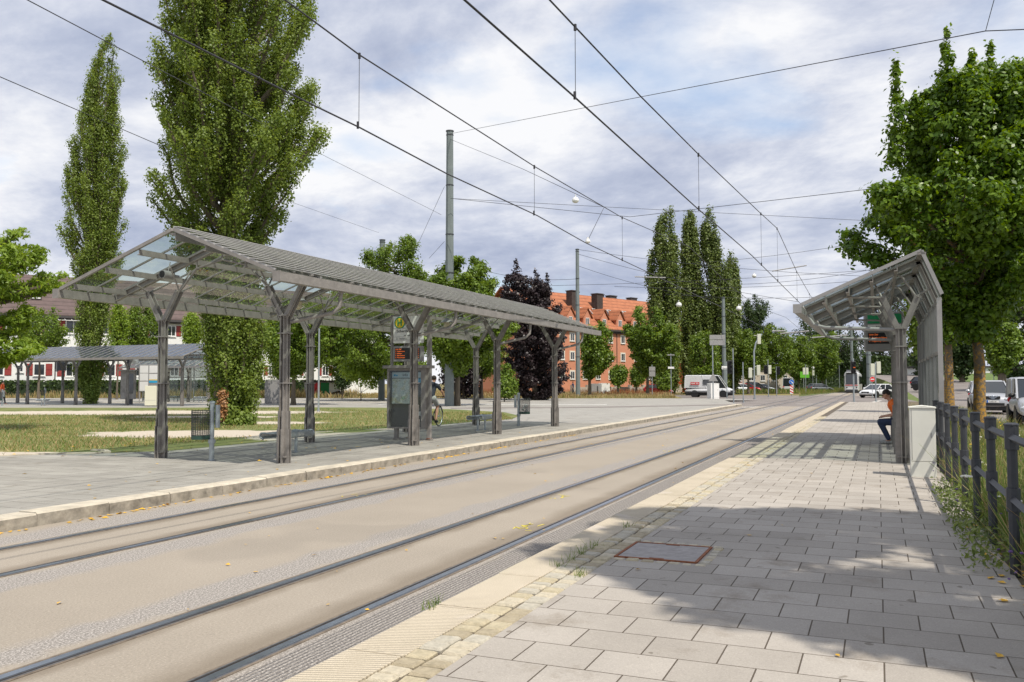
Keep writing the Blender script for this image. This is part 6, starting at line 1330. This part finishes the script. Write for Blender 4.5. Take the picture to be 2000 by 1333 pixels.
for a, c, r in ((BB,ST,.017),(BB,HB_,.02),(ST,HT,.016),(HT,HB_,.02),((-.52,.04,.345),(-.08,.03,.30),.01),((-.52,-.04,.345),(-.08,-.03,.30),.01),((-.52,.04,.345),(-.2,.02,.76),.009),((-.52,-.04,.345),(-.2,-.02,.76),.009)): b.tube(a,c,r)
b.build('frame', M_dark, t); b = MB()
for s in (-1,1): b.tube((.53,s*.05,.345),(.43,s*.045,.70),.013)
b.tube((.43,-.05,.70),(.43,.05,.70),.018); b.build('fork', M_galv, t); b = MB(); b.tube((.36,0,.86),(.33,0,1.0),.015); b.path([(.26,.29,1.02),(.33,.12,1.01),(.36,0,1.0),(.33,-.12,1.01),(.26,-.29,1.02)],.013,8); b.build('handlebar', M_black, t)
b = MB(); b.tube(ST,(-.25,0,.93),.014); b.ball((-.25,0,.95),(.13,.08,.03),12,8); b.build('saddle', M_black, t); b = MB(); b.T = Matrix.Translation(BB) @ Matrix.Rotation(math.pi/2,4,'X'); b.lathe([(.09,.04),(.09,.046)],20); b.T=None; b.bar((BB[0],-.07,.30),(.02,-.07,.16),.02,.02); b.bar((BB[0],.07,.30),(-.18,.07,.44),.02,.02); b.box(-.03,.07,-.16,-.07,.15,.17); b.box(-.23,-.13,.07,.16,.43,.45); b.build('crank', M_black, t)
t = thing('person', 'man in dark t-shirt and light shorts riding the bicycle', 'person', tuple(bp), ang)
hc, f, s_, u, HB2 = head(t, (.10,0,1.60), (1,0,-.15))
body = [((-.22,0,1.0),.13,(-.12,0,1.2),.125),((-.12,0,1.2),.125,(0,0,1.38),.13),((0,0,1.38),.09,(.05,0,1.47),.055),((.05,0,1.47),.052,(.08,0,1.55),.05),((0,.13,1.39),.06,(0,-.13,1.39),.06)]
for q, kn, an in ((-1,(.16,-.10,.70),(.0,-.11,.26)),(1,(.18,.10,.86),(-.17,.11,.53))):
    body += [((0,q*.18,1.38),.05,(.12,q*.28,1.18),.038),((.12,q*.28,1.18),.037,(.26,q*.27,1.05),.026),((-.2,q*.09,.98),.09,kn,.06),(kn,.056,an,.036),((an[0]-.02,an[1],an[2]-.05),.034,(an[0]+.14,an[1],an[2]-.08),.03)]+hand((.24,q*.27,1.07),(.8,-q*.1,-.3),q)
blob('body', body, M_skin, t, .012, [(c,r) for c,r in HB2]+[(hc+f*.095-u*.02,(.018,.014,.022)),(hc-s_*.078,(.02,.012,.028)),(hc+s_*.078,(.02,.012,.028))], 4); face_bits(t, hc, f, s_, u)
blob('t_shirt', [((-.22,0,1.03),.145,(-.12,0,1.2),.140),((-.12,0,1.2),.140,(0,0,1.38),.138),((0,.13,1.39),.074,(0,-.13,1.39),.074),((0,.18,1.38),.066,(.06,.23,1.27),.058),((0,-.18,1.38),.066,(.06,-.23,1.27),.058)], mat('dark striped cotton',(.03,.035,.05),.8,var=.5,scale=60), t, .014)
blob('shorts', [((-.21,.06,.97),.12,(-.21,-.06,.97),.12),((-.18,-.09,.96),.108,(.08,-.10,.77),.085),((-.18,.09,.97),.108,(.08,.10,.88),.085)], mat('light grey cotton',(.42,.42,.40),.85), t, .014)
blob('shoes', [((-.03,-.11,.205),.042,(.14,-.11,.18),.036),((-.20,.11,.475),.042,(-.03,.11,.45),.036)], M_black, t, .012)
# distant walkers
def walker(label, loc, rotz, top, legs, H=1.72):
    t = thing('person', label, 'person', loc, rotz, 'people in the distance'); hc, f, s_, u, B = head(t, (.03,0,H-.13), (1,0,0)); k = H/1.72
    body = [((0,0,.95*k),.12,(0,0,1.2*k),.12),((0,0,1.2*k),.12,(0,0,1.40*k),.12),((0,0,1.4*k),.06,(.02,0,1.52*k),.05),((0,.13,1.40*k),.06,(0,-.13,1.40*k),.06)]
    for q in (-1,1): body += [((0,q*.18,1.39*k),.05,(-.05+q*.05,q*.23,1.12*k),.04),((-.05+q*.05,q*.23,1.12*k),.038,(.08+q*.08,q*.22,.88*k),.027),((0,q*.09,.93*k),.085,(.06*q+.04,q*.09,.50*k),.055),((.06*q+.04,q*.09,.5*k),.052,(.20*q-.03,q*.09,.09),.036),((.20*q-.04,q*.09,.04),.035,(.20*q+.12,q*.09,.035),.03)]+hand((.08+q*.08,q*.22,.88*k),(.3,0,-1),q)
    blob('body', body, M_skin, t, .016, [(c,r) for c,r in B], 3); face_bits(t, hc, f, s_, u)
    blob('shirt', [((0,0,.98*k),.135,(0,0,1.38*k),.138),((0,.13,1.4*k),.075,(0,-.13,1.4*k),.075)]+[((0,q*.18,1.39*k),.065,(-.04,q*.22,1.2*k),.06) for q in (-1,1)], top, t, .018)
    blob('trousers', [((0,.05,.95*k),.125,(0,-.05,.95*k),.125)]+[((0,q*.09,.92*k),.10,(.06*q+.04,q*.09,.5*k),.075) for q in (-1,1)]+[((.06*q+.04,q*.09,.5*k),.073,(.20*q-.03,q*.09,.12),.055) for q in (-1,1)], legs, t, .018)
walker('person in orange top standing at the left edge under the far shelter', tuple(at(4,790,.12)), -.9, mat('orange top',(.75,.12,.03),.8), M_dark)
walker('person in dark clothes walking in front of the orange house', tuple(deep(1119,104,.1)), -1.2, mat('navy cloth',(.03,.035,.08),.8), M_dark)
